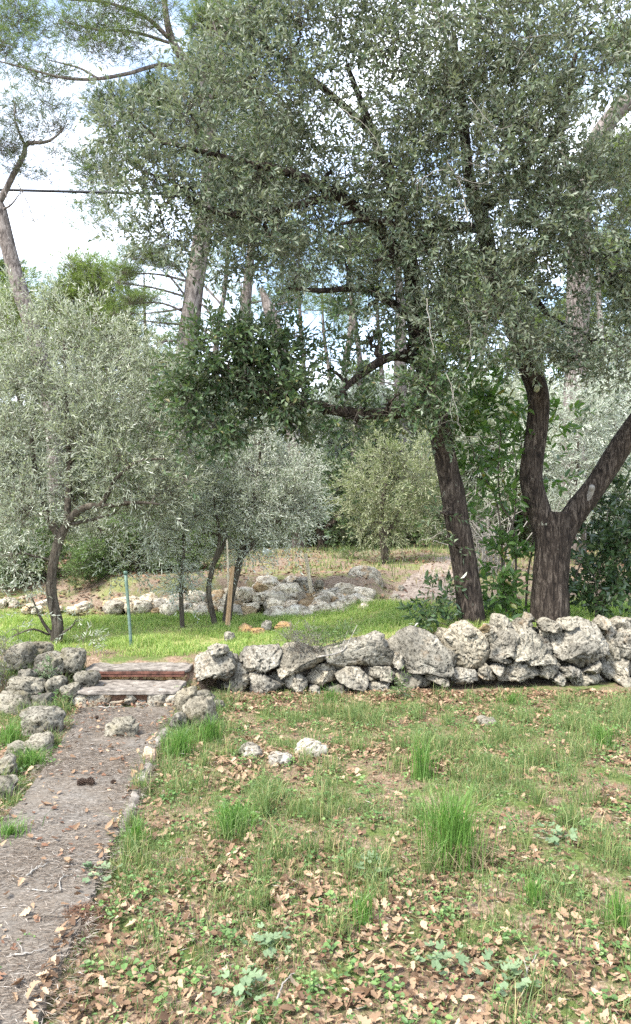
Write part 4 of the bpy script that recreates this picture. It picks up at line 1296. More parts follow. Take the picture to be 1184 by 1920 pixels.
for px, py, r, n in ((60, 30, 60, 500), (20, 100, 55, 600), (110, 70, 45, 260), (150, 20, 55, 450), (230, 20, 50, 500), (200, 90, 45, 330), (260, 70, 40, 330), (120, 130, 40, 200), (70, 150, 40, 200), (300, 20, 40, 350),
                     (20, 20, 50, 400), (180, 55, 40, 250), (40, 190, 40, 150), (-40, 80, 60, 300)):
    rm = r / F * 15.4
    P1.needles(P(px, py, 15.3), (rm * 1.15, rm, rm * 0.7), int(n * 0.6), 0.12, 0.009, 10, 12, 0.36, bough=0.016)
for px, py, r, n in ((240, 520, 40, 260), (265, 560, 40, 180), (300, 490, 35, 200), (260, 480, 40, 260), (230, 590, 25, 80), (300, 600, 25, 60)):
    rm = r / F * 15.6
    P1.needles(P(px, py, 15.7), (rm, rm, rm * 0.5), n, 0.10, 0.008, 10, 7, bough=0.016)
for px, py, r, n in ((395, 40, 45, 900), (390, 130, 40, 700), (290, 180, 45, 900), (430, 180, 50, 900), (340, 250, 60, 900), (200, 200, 40, 500), (480, 250, 60, 700), (520, 250, 50, 500), (430, 320, 60, 700), (190, 300, 45, 400), (450, 60, 50, 800), (190, 400, 50, 350), (170, 350, 40, 250)):
    rm = r / F * 16
    P1.needles(P(px, py, 16.2), (rm * 1.1, rm, rm), int(n * 0.8), 0.12, 0.010, 11, 13, 0.36, bough=0.02)
P1.finish(M_pine_bark, M_needle)

P2 = Tree('pine_tree', Gp(106, 13.0), 'leaning bare-trunked pine at the left edge, under the overhead cable', 'tree', 'pine trees', 51)
P2.limb([P2.base + [0, 0, -0.3], P2.base, P(100, 800, 13), P(62, 620, 13), P(40, 550, 13), P(20, 480, 13), P(2, 400, 13), P(-8, 372, 13), P(-40, 250, 13), P(-60, 60, 13)], [0.14, 0.14, 0.14, 0.145, 0.14, 0.13, 0.115, 0.105, 0.08, 0.04], 16, 8, 0.06, 0.05)
P2.limb([P(-4, 385, 13), P(22, 335, 12.9), P(45, 290, 12.9), P(52, 270, 12.9), P(90, 265, 12.8), P(118, 245, 12.8)], [0.06, 0.052, 0.045, 0.038, 0.025, 0.012], 10)
P2.limb([P(48, 275, 12.9), P(30, 230, 12.8), P(28, 190, 12.8)], [0.025, 0.018, 0.01], 7)
P2.limb([P(-2, 395, 13), P(20, 385, 12.9), P(38, 362, 12.9)], [0.025, 0.016, 0.008], 7)
for a_ in ((35, 345, 60, 400, 78, 470), (10, 360, 30, 420, 50, 480), (38, 350, 45, 430, 40, 500)):
    P2.limb([P(a_[0], a_[1], 12.9), P(a_[2], a_[3], 12.8), P(a_[4], a_[5], 12.7)], [0.01, 0.006, 0.003], 5, 6)
for px, py, r, n in ((60, 240, 38, 150), (110, 230, 30, 130), (15, 280, 40, 190), (90, 200, 35, 110), (30, 320, 30, 90), (20, 210, 30, 70), (105, 290, 25, 60), (65, 400, 25, 30), (80, 340, 25, 40), (-40, 200, 60, 250), (10, 270, 30, 120)):
    rm = r / F * 12.8
    P2.needles(P(px, py, 12.8), (rm * 1.1, rm, rm * 0.8), int(n * 0.7), 0.11, 0.008, 9, 11, 0.36, bough=0.010)
P2.finish(M_pine_bark, M_needle_dark)

P4 = Tree('pine_tree', Gp(1075, 14.5), 'leaning pine behind the forked oak, its grey limb crossing the sky at the right edge', 'tree', 'pine trees', 52)
P4.limb([P4.base + [0, 0, -0.3], P4.base, P(1078, 800, 14.5), P(1085, 560, 14.5), P(1088, 420, 14.5), P(1100, 310, 14.5), P(1140, 230, 14.5), P(1190, 180, 14.5), P(1260, 120, 14.5)], [0.26, 0.25, 0.23, 0.22, 0.21, 0.19, 0.18, 0.16, 0.1], 16, 8, 0.06, 0.05)
P4.limb([P(1090, 400, 14.5), P(1060, 300, 14.4), P(1050, 180, 14.3)], [0.08, 0.06, 0.03], 8)
for px, py, r, n in ((1170, 90, 40, 400), (1150, 320, 50, 700), (1170, 270, 30, 200), (1180, 390, 40, 400), (1240, 80, 70, 500), (1050, 180, 50, 300), (1000, 100, 50, 200)):
    rm = r / F * 14.5
    P4.needles(P(px, py, 14.7), (rm, rm, rm * 0.8), n, 0.12, 0.011, 12, 9, bough=0.025)
P4.finish(M_pine_bark, M_needle_lime)

P5 = Tree('pine_tree', Gp(165, 22.0), 'bushy yellow-green young pine behind the left olive tree', 'tree', 'pine trees', 53)
P5.limb([P5.base + [0, 0, -0.3], P5.base, P(160, 800, 22), P(165, 640, 22), P(160, 520, 22)], [0.2, 0.18, 0.14, 0.1, 0.04], 10)
for px, py, r, n in ((150, 520, 38, 900), (190, 560, 45, 1100), (120, 570, 40, 900), (170, 620, 55, 1300), (220, 620, 40, 800), (110, 640, 45, 800), (230, 680, 50, 800), (170, 700, 60, 900), (20, 570, 45, 700), (30, 640, 50, 600)):
    rm = r / F * 22
    P5.needles(P(px, py, 22), (rm * 1.15, rm, rm), int(n * 0.75), 0.17, 0.015, 11, 14, 0.36, bough=0.02, upd=0.3, flat=0.8)
P5.finish(M_pine_bark, M_needle_lime)

for k_, (pts, rr, D, lab) in enumerate((
        ([(470, 880), (462, 700), (460, 600), (468, 500), (480, 380)], [0.16, 0.15, 0.14, 0.12, 0.06], 19.0, 'thin pale-trunked pine right of the tall pine, seen under the oak boughs'),
        ([(560, 900), (535, 720), (525, 640), (505, 580), (490, 540)], [0.17, 0.16, 0.15, 0.13, 0.05], 16.5, 'crooked brown pine trunk seen through the gap under the oak boughs'),
        ([(770, 900), (755, 780), (750, 700), (752, 600), (745, 480)], [0.2, 0.19, 0.17, 0.15, 0.08], 20.0, 'whitish straight trunk behind the leaning oak'),
        ([(640, 900), (648, 800), (646, 700), (660, 600), (655, 480)], [0.14, 0.13, 0.12, 0.1, 0.05], 24.0, 'slender far pine in the middle gap beneath the low oak bough'))):
    T = Tree('pine_tree', Gp(pts[0][0], D), lab, 'tree', 'pine trees', 60 + k_)
    T.limb([T.base + [0, 0, -0.3], T.base] + [P(x, y, D) for x, y in pts], [rr[0]] * 2 + rr, 12)
    rs = np.random.default_rng(k_ + 400)
    for _ in range(7):
        i = rs.integers(1, len(pts) - 1)
        a = P(pts[i][0], pts[i][1] + rs.uniform(-40, 40), D)
        sx = rs.choice([-1, 1])
        T.limb([a, a + [sx * 0.5, 0.1, 0.15], a + [sx * rs.uniform(0.8, 1.4), 0.2, rs.uniform(0.0, 0.6)]], [0.028, 0.018, 0.006], 5, 5)
    tx, ty_ = pts[-1]
    for _ in range(5):
        rm = rs.uniform(30, 50) / F * D
        T.needles(P(tx + rs.uniform(-60, 60), ty_ + rs.uniform(-130, 20), D + rs.uniform(-1, 1)), (rm, rm, rm * 0.7), 170, 0.13, 0.012, 10, 8, bough=0.02)
    T.finish(M_pine_bark, M_needle)


# ------------------------------------------------------------------ background wood: a few shapes, each tree its own object
def far_proto(kind, seed):
    T = Tree({'pine': 'pine_tree', 'pole': 'pine_tree', 'bush': 'evergreen_bush'}.get(kind, 'evergreen_tree'), (0, 0, 0), 'x', 'bush' if kind == 'bush' else 'tree', None, seed)
    rs = np.random.default_rng(seed)
    if kind == 'pine':
        bend = rs.uniform(-0.6, 0.6, 3)
        T.limb([[0, 0, -0.3], [0, 0, 0], [bend[0], 0, 3], [bend[1], 0.2, 6], [bend[2], 0, 9.5]], [0.2, 0.18, 0.15, 0.11, 0.04], 10)
        for i in range(16):
            z = rs.uniform(4.2, 10.2)
            rr = (1.9 - 0.17 * abs(z - 6)) * rs.uniform(0.4, 1)
            a = rs.uniform(0, 6.28)
            s = rs.uniform(0.6, 1.1)
            T.needles((rr * math.cos(a), rr * math.sin(a), z), (s, s, s * 0.6), 300, 0.2, 0.024, 9, 7, bough=0.03)
        return T
    if kind == 'bush':
        T.limb([[0, 0, -0.2], [0, 0, 0], [0.1, 0, 0.4], [0.0, 0.1, 0.8]], [0.05, 0.045, 0.035, 0.015], 7)
        T.limb([[0, 0, 0.05], [0.3, 0.1, 0.4], [0.5, 0.1, 0.8]], [0.035, 0.025, 0.012], 6)
        T.limb([[0, 0, 0.05], [-0.3, -0.1, 0.4], [-0.6, 0.1, 0.7]], [0.035, 0.025, 0.012], 6)
        for i in range(11):
            a, rr = rs.uniform(0, 6.28), rs.uniform(0.1, 0.95)
            s = rs.uniform(0.28, 0.45)
            T.blob((rr * math.cos(a), rr * math.sin(a), rs.uniform(0.25, 1.25) - 0.3 * rr * rr), (s, s, s), 800, 0.085, 0.03, K=9, subs=7, tw=0.22, bough=0.02, twr=0.003)
        return T
    if kind == 'pole':
        T.limb([[0, 0, -0.3], [0, 0, 0], [0.15, 0, 2.5], [0.0, 0.1, 5], [0.3, 0, 7.5], [0.35, 0, 9.5]], [0.13, 0.12, 0.105, 0.09, 0.06, 0.025], 10)
        for i in range(9):
            z, a = rs.uniform(2.4, 7), rs.uniform(0, 6.28)
            l = rs.uniform(0.6, 1.5)
            T.limb([[0.1, 0, z], [0.1 + 0.5 * l * math.cos(a), 0.5 * l * math.sin(a), z + 0.05], [0.1 + l * math.cos(a), l * math.sin(a), z + rs.uniform(-0.1, 0.5)]], [0.025, 0.016, 0.006], 5, 5)
        for i in range(5):
            z, a = rs.uniform(7.2, 9.8), rs.uniform(0, 6.28)
            rr = rs.uniform(0.2, 1.2)
            s = rs.uniform(0.5, 0.9)
            T.needles((rr * math.cos(a), rr * math.sin(a), z), (s, s, s * 0.6), 110, 0.18, 0.016, 9, 9, 0.34, bough=0.02)
        T.twigs = MB()
        return T
    T.limb([[0, 0, -0.3], [0, 0, 0], [0.1, 0, 0.9], [0.0, 0.1, 1.8], [0.1, 0, 2.8]], [0.16, 0.14, 0.12, 0.1, 0.03], 10)
    T.limb([[0.1, 0, 0.9], [0.6, 0.1, 1.6], [0.9, 0.1, 2.4]], [0.07, 0.05, 0.02], 7)
    T.limb([[0.05, 0, 1.1], [-0.5, -0.2, 1.8], [-0.8, -0.2, 2.5]], [0.07, 0.05, 0.02], 7)
    for i in range(15):
        a = rs.uniform(0, 6.28)
        rr = rs.uniform(0.2, 1.25)
        z = rs.uniform(1.5, 3.9) - 0.3 * rr
        s = rs.uniform(0.45, 0.7)
        T.blob((rr * math.cos(a), rr * math.sin(a), z), (s, s, s), 1500, 0.11, 0.036, K=9, subs=8, tw=0.3, bough=0.03, twr=0.003)
    return T


protos = {}
for nm, kind, bark, leaf, seed in (('pine_a', 'pine', M_pine_bark, M_needle, 71), ('pine_b', 'pine', M_pine_bark, M_needle_lime, 72),
                                   ('olive', 'ever', M_olive_bark, M_olive_leaf, 74), ('silver', 'ever', M_olive_bark, M_silver_leaf, 75), ('green', 'ever', M_oak_bark, M_bush_leaf, 76),
                                   ('pine_pole', 'pole', M_pine_bark, M_needle, 80), ('bush_dark', 'bush', M_oak_bark, M_oak_leaf_b, 77), ('bush_green', 'bush', M_oak_bark, M_bush_leaf, 78), ('bush_grey', 'bush', M_olive_bark, M_olive_leaf, 79)):
    T = far_proto(kind, seed)
    T.finish(bark, leaf)
    protos[nm] = [T.root, False]


def place(nm, px, D, s, rz, label, dz=0.0, sz=None):
    src, used = protos[nm]
    if not used:
        o = src
        protos[nm][1] = True
    else:
        o = src.copy()
        COL.objects.link(o)
        for ch in src.children:
            c = ch.copy()
            COL.objects.link(c)
            c.parent = o
    b = Gp(px, D)
    o.location = (b[0], b[1], b[2] + dz)
    o.scale = (s, s, sz or s)
    o.rotation_euler = (0, 0, rz)
    o['label'] = label
    o['group'] = 'pines of the far wood' if nm.startswith('pine') else 'bushes under the wood' if nm.startswith('bush') else 'evergreens of the far wood'
    return o


bg = [
    ('pine_a', -60, 26, 1.0, 0.3, 'far pine filling the left edge behind the leaning pine'),
    ('pine_b', 60, 30, 0.9, 1.2, 'far lime-green pine low behind the left olive crown'),
    ('pine_a', 285, 34, 0.85, 2.2, 'far pine left of the tall grey-barked pine'),
    ('pine_b', 690, 33, 0.7, 2.0, 'far lime-green pine in the gap between the low oak boughs'),
    ('pine_a', 800, 36, 0.8, 3.0, 'far pine behind the leaning oak trunk'),
    ('pine_b', 900, 27, 1.0, 1.0, 'far lime-green pine between the two oak trunks'),
    ('pine_a', 1010, 33, 1.0, 4.4, 'far pine hidden mostly by the left fork of the big oak'),
    ('pine_b', 1120, 28, 1.05, 5.5, 'far lime-green pine right of the forked oak'),
    ('pine_a', 1230, 30, 1.1, 0.0, 'far pine at the right edge of the wood'),
    ('olive', 40, 15, 1.0, 0.5, 'grey olive low behind the left olive trunk'),
    ('green', 215, 15.5, 0.8, 1.9, 'larger green evergreen behind the green stake'),
    ('green', 275, 13.2, 0.55, 2.4, 'small bright green evergreen right of the green stake top'),
    ('olive', 150, 19, 1.0, 3.0, 'grey olive farther back behind the left olive crown'),
    ('olive', 330, 17, 0.95, 0.2, 'grey olive behind the slim young olive'),
    ('silver', 430, 20, 1.0, 1.1, 'far silver olive behind the bright silver one'),
    ('olive', 520, 21, 1.0, 2.2, 'grey olive behind the right half of the bright silver olive'),
    ('silver', 680, 22, 1.05, 4.0, 'silver olive behind the far dark tree'),
    ('green', 770, 21, 1.0, 5.1, 'green evergreen beyond the yellowish olive'),
    ('olive', 850, 18, 1.0, 0.9, 'grey olive behind the leaning oak trunk'),
    ('silver', 930, 19, 0.95, 1.7, 'silver olive in the background between the two oaks'),
    ('olive', 1000, 16, 0.9, 2.9, 'grey olive behind the forked trunk'),
    ('silver', 1180, 17, 1.1, 3.6, 'far silver olive at the right edge'),
    ('olive', 1150, 22, 1.1, 4.2, 'grey olive far behind the pale olive at the right'),
    ('olive', -40, 21, 1.1, 5.0, 'grey olive at the far left edge of the wood'),
    ('silver', 600, 27, 1.1, 0.4, 'distant silver olive above the far rubble wall'),
    ('silver', 760, 30, 1.2, 2.5, 'distant silver olive in the gap left of the leaning oak'),
    ('green', 1060, 26, 1.2, 1.4, 'distant green evergreen behind the fork of the big oak'),
    ('silver', 380, 27, 1.2, 3.3, 'distant pale olive behind the bent young olive'),
    ('silver', 860, 34, 1.5, 0.1, 'most distant pale olive behind the leaning oak'),
    ('silver', 650, 38, 1.6, 5.9, 'most distant pale olive in the middle gap'),
    ('olive', 240, 33, 1.5, 4.6, 'most distant grey olive on the left'),
    ('silver', 1010, 40, 1.6, 2.7, 'most distant pale olive on the right'),
]
bg += [
    ('bush_dark', 15, 10.5, 0.55, 0.2, 'dark bush at the far left on the bank behind the left olive trunk'),
    ('bush_green', 70, 10.9, 0.6, 1.3, 'green bush just left of the left olive trunk on the upper bank'),
    ('bush_green', 165, 10.6, 0.5, 2.5, 'light green bush between the left olive trunk and the green stake'),
    ('bush_grey', 205, 10.9, 0.5, 3.1, 'greyish bush on the bank left of the green stake'),
    ('bush_green', 258, 10.7, 0.6, 4.4, 'green bush right behind the top of the green stake'),
    ('bush_green', 310, 11.0, 0.55, 5.1, 'mid-green bush between the green stake and the slim young olive'),
    ('bush_green', 370, 11.5, 0.5, 0.8, 'green bush behind the bent young olive stem'),
    ('bush_green', 455, 16.5, 1.0, 1.7, 'mid-green bush under the bright silver olive, beyond the stones'),
    ('bush_green', 555, 17.5, 1.1, 2.9, 'mid-green bush left of the far dark tree trunk'),
    ('bush_grey', 640, 18.0, 0.9, 3.9, 'greyish bush right of the far dark tree trunk'),
    ('bush_green', 690, 17.0, 0.8, 5.5, 'green bush left of the yellowish olive trunk'),
    ('bush_green', 775, 16.5, 1.0, 0.1, 'mid-green bush right of the yellowish olive trunk'),
    ('bush_grey', 830, 18.5, 1.1, 1.1, 'greyish bush left of the leaning oak trunk in the background'),
    ('bush_dark', 890, 16.0, 0.9, 2.2, 'dark bush behind the leaning oak trunk, beyond the track'),
    ('bush_green', 960, 17.5, 1.0, 3.3, 'green bush behind the laurel between the oaks'),
    ('bush_dark', 1060, 15.5, 0.9, 4.0, 'dark bush behind the forked oak trunk'),
    ('bush_grey', 1120, 17.0, 1.1, 4.7, 'greyish bush right of the forked oak in the background'),
    ('bush_dark', 1180, 15.5, 1.0, 5.8, 'dark bush at the right edge of the upper ground'),
    ('bush_grey', 100, 20.0, 1.5, 1.9, 'big grey-leaved bush far back behind the left olive'),
    ('bush_grey', 330, 21.0, 1.5, 0.7, 'big grey-leaved bush far back behind the slim young olive'),
    ('bush_grey', 500, 24.0, 1.6, 2.7, 'big greyish bush far back behind the silver olive'),
    ('bush_grey', 720, 25.0, 1.8, 3.7, 'big grey-leaved bush far back behind the yellowish olive'),
    ('bush_grey', 920, 24.0, 1.8, 5.2, 'big grey-leaved bush far back between the two oaks'),
    ('bush_grey', 1080, 26.0, 1.8, 0.4, 'big greyish bush far back right of the fork'),
    ('bush_grey', 210, 27.0, 1.9, 4.9, 'biggest grey-leaved bush far back on the left'),
    ('bush_grey', 610, 30.0, 2.0, 1.5, 'biggest grey-leaved bush in the distance above the far rubble wall'),
    ('bush_grey', 830, 31.0, 2.0, 2.0, 'biggest grey-leaved bush in the distance left of the leaning oak'),
    ('bush_grey', 1010, 32.0, 2.0, 3.0, 'biggest grey-leaved bush in the distance behind the forked trunk'),
]
bg += [
    ('pine_pole', 405, 20.0, 0.95, 0.4, 'slender bare pine trunk just right of the tall grey-barked pine'),
    ('pine_pole', 448, 25.0, 0.9, 1.4, 'slender bare pine trunk over the left half of the silver olive'),
    ('pine_pole', 575, 22.0, 0.9, 2.4, 'slender bare pine trunk over the right half of the silver olive'),
    ('pine_pole', 622, 28.0, 1.0, 3.1, 'slender bare pine trunk above the far dark tree, farther back'),
    ('pine_pole', 672, 20.5, 0.9, 3.9, 'slender bare pine trunk left of the yellowish olive'),
    ('pine_pole', 712, 26.0, 1.0, 4.4, 'slender bare pine trunk directly above the yellowish olive'),
    ('pine_pole', 768, 23.0, 0.95, 5.2, 'slender bare pine trunk right of the yellowish olive crown'),
    ('pine_pole', 812, 29.0, 1.0, 5.9, 'slender bare pine trunk left of the leaning oak, farthest back'),
    ('pine_pole', 905, 22.0, 0.9, 0.9, 'slender bare pine trunk in the gap right of the leaning oak'),
    ('pine_pole', 1135, 21.0, 1.0, 1.9, 'slender bare pine trunk right of the fork of the big oak'),
    ('pine_pole', 285, 24.0, 0.9, 2.7, 'slender bare pine trunk left of the tall grey-barked pine'),
]
for b in bg:
    place(*b)
# far wooded mass closing the view
mb = MB()
rs = np.random.default_rng(88)
n = 60000
xx = rs.uniform(-62, 62, n)
yy = rs.uniform(58, 72, n)
hh = 5.5 + 2.2 * noise2(xx, yy * 0, 0.12) + 1.2 * noise2(xx, yy * 0, 0.5)
zz = rs.uniform(0, 1, n) ** 0.8 * hh + H(xx, yy)
V = leaf_verts(np.stack([xx, yy, zz], 1), nz(rs.normal(size=(n, 3))), rs.normal(size=(n, 3)) + [0, -0.4, 0.6], np.full(n, 0.75) * rs.uniform(0.6, 1.3, n), np.full(n, 0.42), 0.1, 0.1, 6)
mb.add(V, leaf_faces(n, 6)[0])
fo = mb.build('wood', M_yellow_leaf, None)
tag(fo, 'distant evergreen wood closing the view behind all the trees', 'wood', None, 'stuff')


# ------------------------------------------------------------------ shrubs
def shrub(name, base, stems, blobs, leaf, label, cat, L, W, bark=M_twig, k=6, seed=0, dens=1.0, upb=0.5, beta=1.0, K=7, tw=0.2, group=None, r0=0.012, fol='foliage', droop=0.0):
    T = Tree(name, base, label, cat, group, seed)
    for s in stems:
        pts = [P(*q) for q in s]
        pts = [pts[0] + [0, 0, -0.08]] + pts
        T.limb(pts, np.linspace(r0, r0 * 0.35, len(pts)), 8, 6, 0.05, 0.0)
    for px, py, D, r, n in blobs:
        rm = r / F * D
        T.blob(P(px, py, D), (rm, rm, rm), int(n * dens), L, W, K=K, subs=6, k=k, tw=tw, bough=0.006, twr=0.0018, upb=upb, beta=beta, droop=droop)
    T.finish(bark, leaf, crown=fol)
    for o in T.root.children:
        if o.name.split('.')[0] == 'trunk':
            o.name = 'stem'
    return T.root


shrub('laurel_shrub', Gp(945, 8.25),
      [[(940, 1168, 8.25), (942, 1080, 8.25), (940, 1000, 8.25), (928, 930, 8.2), (900, 880, 8.2), (880, 820, 8.15)],
       [(962, 1168, 8.25), (968, 1080, 8.25), (962, 985, 8.25), (940, 945, 8.2), (935, 880, 8.2), (940, 800, 8.2)],
       [(985, 1168, 8.25), (990, 1080, 8.3), (1000, 1000, 8.35), (985, 900, 8.3), (975, 800, 8.3)],
       [(952, 1168, 8.2), (945, 1060, 8.2), (966, 960, 8.2), (968, 860, 8.2)]],
      [(880, 800, 8.1, 36, 300), (930, 760, 8.2, 42, 380), (960, 840, 8.2, 40, 320), (900, 870, 8.2, 36, 240), (870, 740, 8.1, 34, 260), (950, 910, 8.2, 34, 220), (980, 960, 8.2, 26, 120), (910, 960, 8.2, 30, 100), (1040, 880, 8.35, 36, 160), (1050, 790, 8.35, 36, 200),
       (945, 1060, 8.15, 36, 260), (960, 1110, 8.15, 36, 280), (930, 1090, 8.1, 30, 190), (945, 1145, 8.1, 28, 180), (985, 1040, 8.2, 24, 100), (920, 720, 8.2, 40, 260), (1010, 740, 8.4, 40, 200), (850, 800, 8.0, 24, 100), (905, 690, 8.3, 40, 200)],
      M_bay_leaf, 'tall many-stemmed laurel shrub with broad green leaves between the two oak trunks', 'shrub', 0.112, 0.047, seed=81, r0=0.017, dens=0.52)
shrub('evergreen_shrub', Gp(1095, 8.2),
      [[(1063, 1166, 8.2), (1066, 1120, 8.2), (1080, 1080, 8.2), (1100, 1030, 8.2)], [(1118, 1160, 8.2), (1120, 1100, 8.2), (1130, 1040, 8.2), (1140, 960, 8.2)], [(1165, 1160, 8.2), (1170, 1080, 8.2), (1180, 980, 8.2)]],
      [(1110, 1090, 8.15, 34, 260), (1140, 1110, 8.15, 34, 240), (1160, 1060, 8.2, 40, 300), (1130, 1030, 8.2, 36, 230), (1090, 1060, 8.2, 22, 100), (1180, 1110, 8.2, 30, 180), (1160, 970, 8.25, 38, 230), (1190, 1000, 8.2, 40, 230), (1130, 980, 8.3, 24, 80), (1180, 920, 8.3, 34, 150), (1230, 1050, 8.2, 50, 260)],
      M_ivy_leaf, 'dark glossy-leaved shrub at the right edge behind the wall', 'shrub', 0.092, 0.045, seed=82, r0=0.018, dens=0.9)
shrub('laurel_shrub', Gp(830, 7.75),
      [[(850, 1176, 7.75), (835, 1150, 7.7), (815, 1135, 7.65), (800, 1130, 7.6)], [(852, 1176, 7.75), (840, 1130, 7.75), (833, 1080, 7.75)], [(848, 1176, 7.7), (815, 1165, 7.6), (785, 1160, 7.55)]],
      [(825, 1140, 7.65, 22, 90), (840, 1160, 7.7, 22, 90), (800, 1150, 7.6, 18, 55), (795, 1165, 7.6, 14, 40), (833, 1085, 7.75, 9, 16), (848, 1120, 7.75, 14, 30), (812, 1120, 7.65, 12, 20), (905, 1160, 7.9, 14, 30)],
      M_ivy_leaf, 'small dark-leaved sprout at the foot of the leaning oak', 'shrub', 0.085, 0.036, seed=83, r0=0.007)
shrub('thyme_shrub', Gp(560, 7.05), [[(560, 1222, 7.05), (555, 1205, 7.05), (548, 1190, 7.05)], [(575, 1222, 7.05), (580, 1205, 7.05), (590, 1195, 7.05)]],
      [(545, 1205, 7.05, 22, 500), (575, 1195, 7.1, 22, 550), (595, 1208, 7.05, 20, 420), (560, 1215, 7.0, 18, 260)], M_grey_herb,
      'low grey woody herb on top of the wall', 'shrub', 0.022, 0.006, seed=84, k=4, K=10, tw=0.09, r0=0.005)
shrub('herb_plant', Gp(625, 7.1), [[(625, 1222, 7.1), (625, 1205, 7.1), (630, 1190, 7.1)]], [(620, 1202, 7.1, 20, 130), (640, 1196, 7.15, 18, 100), (655, 1190, 7.2, 14, 60)], M_bush_leaf,
      'green leafy herb beside the grey one on the wall top', 'plant', 0.045, 0.012, seed=85, tw=0.1, r0=0.004)
shrub('herb_plant', Gp(745, 6.72), [[(748, 1295, 6.72), (748, 1285, 6.7), (750, 1275, 6.7)]], [(748, 1282, 6.7, 15, 150), (760, 1290, 6.7, 10, 60)], M_bush_leaf,
      'grassy green plant growing from the joint at the foot of the wall', 'plant', 0.06, 0.008, seed=86, tw=0.08, r0=0.003, k=4)
shrub('spurge_bush', Gp(665, 13.2), [[(665, 1070, 13.2), (665, 1055, 13.2), (668, 1045, 13.2)]], [(665, 1052, 13.2, 22, 900), (648, 1060, 13.2, 14, 400), (685, 1058, 13.2, 14, 400)], M_bush_leaf,
      'rounded grey-green bush on the far rubble wall', 'bush', 0.06, 0.012, seed=87, k=4, r0=0.01)
shrub('spurge_bush', Gp(622, 14.0), [[(622, 1068, 14), (622, 1055, 14), (624, 1045, 14)]], [(622, 1052, 14.0, 14, 450)], M_bush_leaf,
      'narrow green bush left of the rounded one on the far rubble wall', 'bush', 0.06, 0.012, seed=88, k=4, r0=0.01)
shrub('lavender_bush', Gp(-5, 6.6), [[(-5, 1290, 6.6), (-8, 1240, 6.6), (-5, 1200, 6.6)], [(5, 1290, 6.6), (10, 1240, 6.6), (6, 1190, 6.6)]], [(-5, 1250, 6.6, 20, 300), (8, 1220, 6.6, 14, 160), (-8, 1210, 6.6, 18, 160), (6, 1265, 6.55, 14, 140)], M_grey_herb,
      'dry greyish bush cut by the left edge beside the rock heap', 'bush', 0.06, 0.006, seed=89, k=4, tw=0.16, r0=0.004)
shrub('moss_plant', Gp(88, 6.66), [[(88, 1268, 6.66), (88, 1258, 6.64), (90, 1250, 6.62)]], [(88, 1252, 6.6, 15, 160), (78, 1262, 6.6, 9, 60), (98, 1262, 6.6, 10, 60)], M_mallow,
      'small grey-green cushion plant on the dark rock of the left heap', 'plant', 0.02, 0.012, seed=90, tw=0.05, r0=0.003)
shrub('herb_plant', Gp(108, 6.35), [[(108, 1330, 6.3), (108, 1315, 6.3), (106, 1300, 6.3)]], [(108, 1308, 6.3, 14, 90), (112, 1325, 6.25, 14, 90), (100, 1340, 6.1, 14, 80)], M_weed,
      'green weeds at the left end of the lower step', 'plant', 0.03, 0.014, seed=92, tw=0.08, r0=0.003)
shrub('olive_sprout', Gp(176, 7.35), [[(176, 1226, 7.35), (175, 1205, 7.35), (172, 1190, 7.35)]], [(172, 1198, 7.35, 14, 60), (182, 1206, 7.35, 10, 30)], M_olive_leaf,
      'small olive sprout in the grass between the left olive and the green stake', 'plant', 0.05, 0.011, seed=93, tw=0.1, r0=0.004, k=4)

# dead brush seen behind the laurel
db = MB()
rs = np.random.default_rng(123)
bdb = Gp(905, 11.5)
for i in range(40):
    a = Gp(rs.uniform(880, 960), 11.5 + rs.uniform(-0.4, 0.4)) - bdb
    e = a + np.array([rs.normal(0, 0.5), rs.normal(0, 0.3), rs.uniform(0.3, 1.3)])
    p, r = branch_to(db, a, e, 0.012, 0.003, rs, 6, 0.12, 0.1, 4)
    for _ in range(2):
        k = rs.integers(2, 6)
        branch_to(db, p[k], p[k] + rs.normal(0, 0.25, 3) + [0, 0, 0.1], 0.006, 0.002, rs, 5, 0.12, 0, 4)
o = db.build('brush_pile', M_dead, None, True)
o.location = tuple(bdb)
tag(o, 'tangle of bare whitish dead branches behind the laurel shrub', 'brushwood')

# ------------------------------------------------------------------ stakes, tubes, cable
s = thing('metal_stake', Gp(247, 7.67), 'tall green metal stake standing in the terrace grass', 'stake')
mb = MB()
q = np.array([P(247, 1222, 7.67), P(242, 1150, 7.67), P(236, 1076, 7.67)]) - np.array(s.location)
tube(mb, spline(q, 4), 0.0165, 10)
mb.build('pole', M_green_paint, s, True)
mb = MB()
tube(mb, [q[2] + [0, 0, -0.005], q[2] + [-0.002, 0, 0.03]], [0.021, 0.02], 10)
mb.build('cap', M_green_paint, s, True)
s = thing('wooden_stake', Gp(430, 8.6), 'tall pale wooden stake with an orange slat bound to it, beside the silver olive', 'stake')
mb = MB()
q = np.array([P(430, 1182, 8.6), P(429, 1100, 8.6), P(426, 1012, 8.62)]) - np.array(s.location)
tube(mb, spline(q, 6), np.linspace(0.016, 0.012, 13), 8, 0.2, 0.1)
mb.build('pole', M_wood_pale, s, True)
mb = MB()
q = np.array([P(427, 1172, 8.56), P(432, 1110, 8.56), P(437, 1062, 8.56)]) - np.array(s.location)
tube(mb, spline(q, 6), np.linspace(0.028, 0.022, 13), 4, 0.1)
mb.build('slat', M_wood_orange, s, False)
s = thing('wooden_stake', P(583, 1104, 9.95), 'short whitish wooden stake leaning left on the stone mound', 'stake')
mb = MB()
q = np.array([P(584, 1112, 9.95), P(579, 1075, 9.95), P(573, 1038, 9.95)]) - np.array(s.location)
tube(mb, spline(q, 5), 0.028, 6, 0.08)
mb.build('pole', M_wood_pale, s, False)
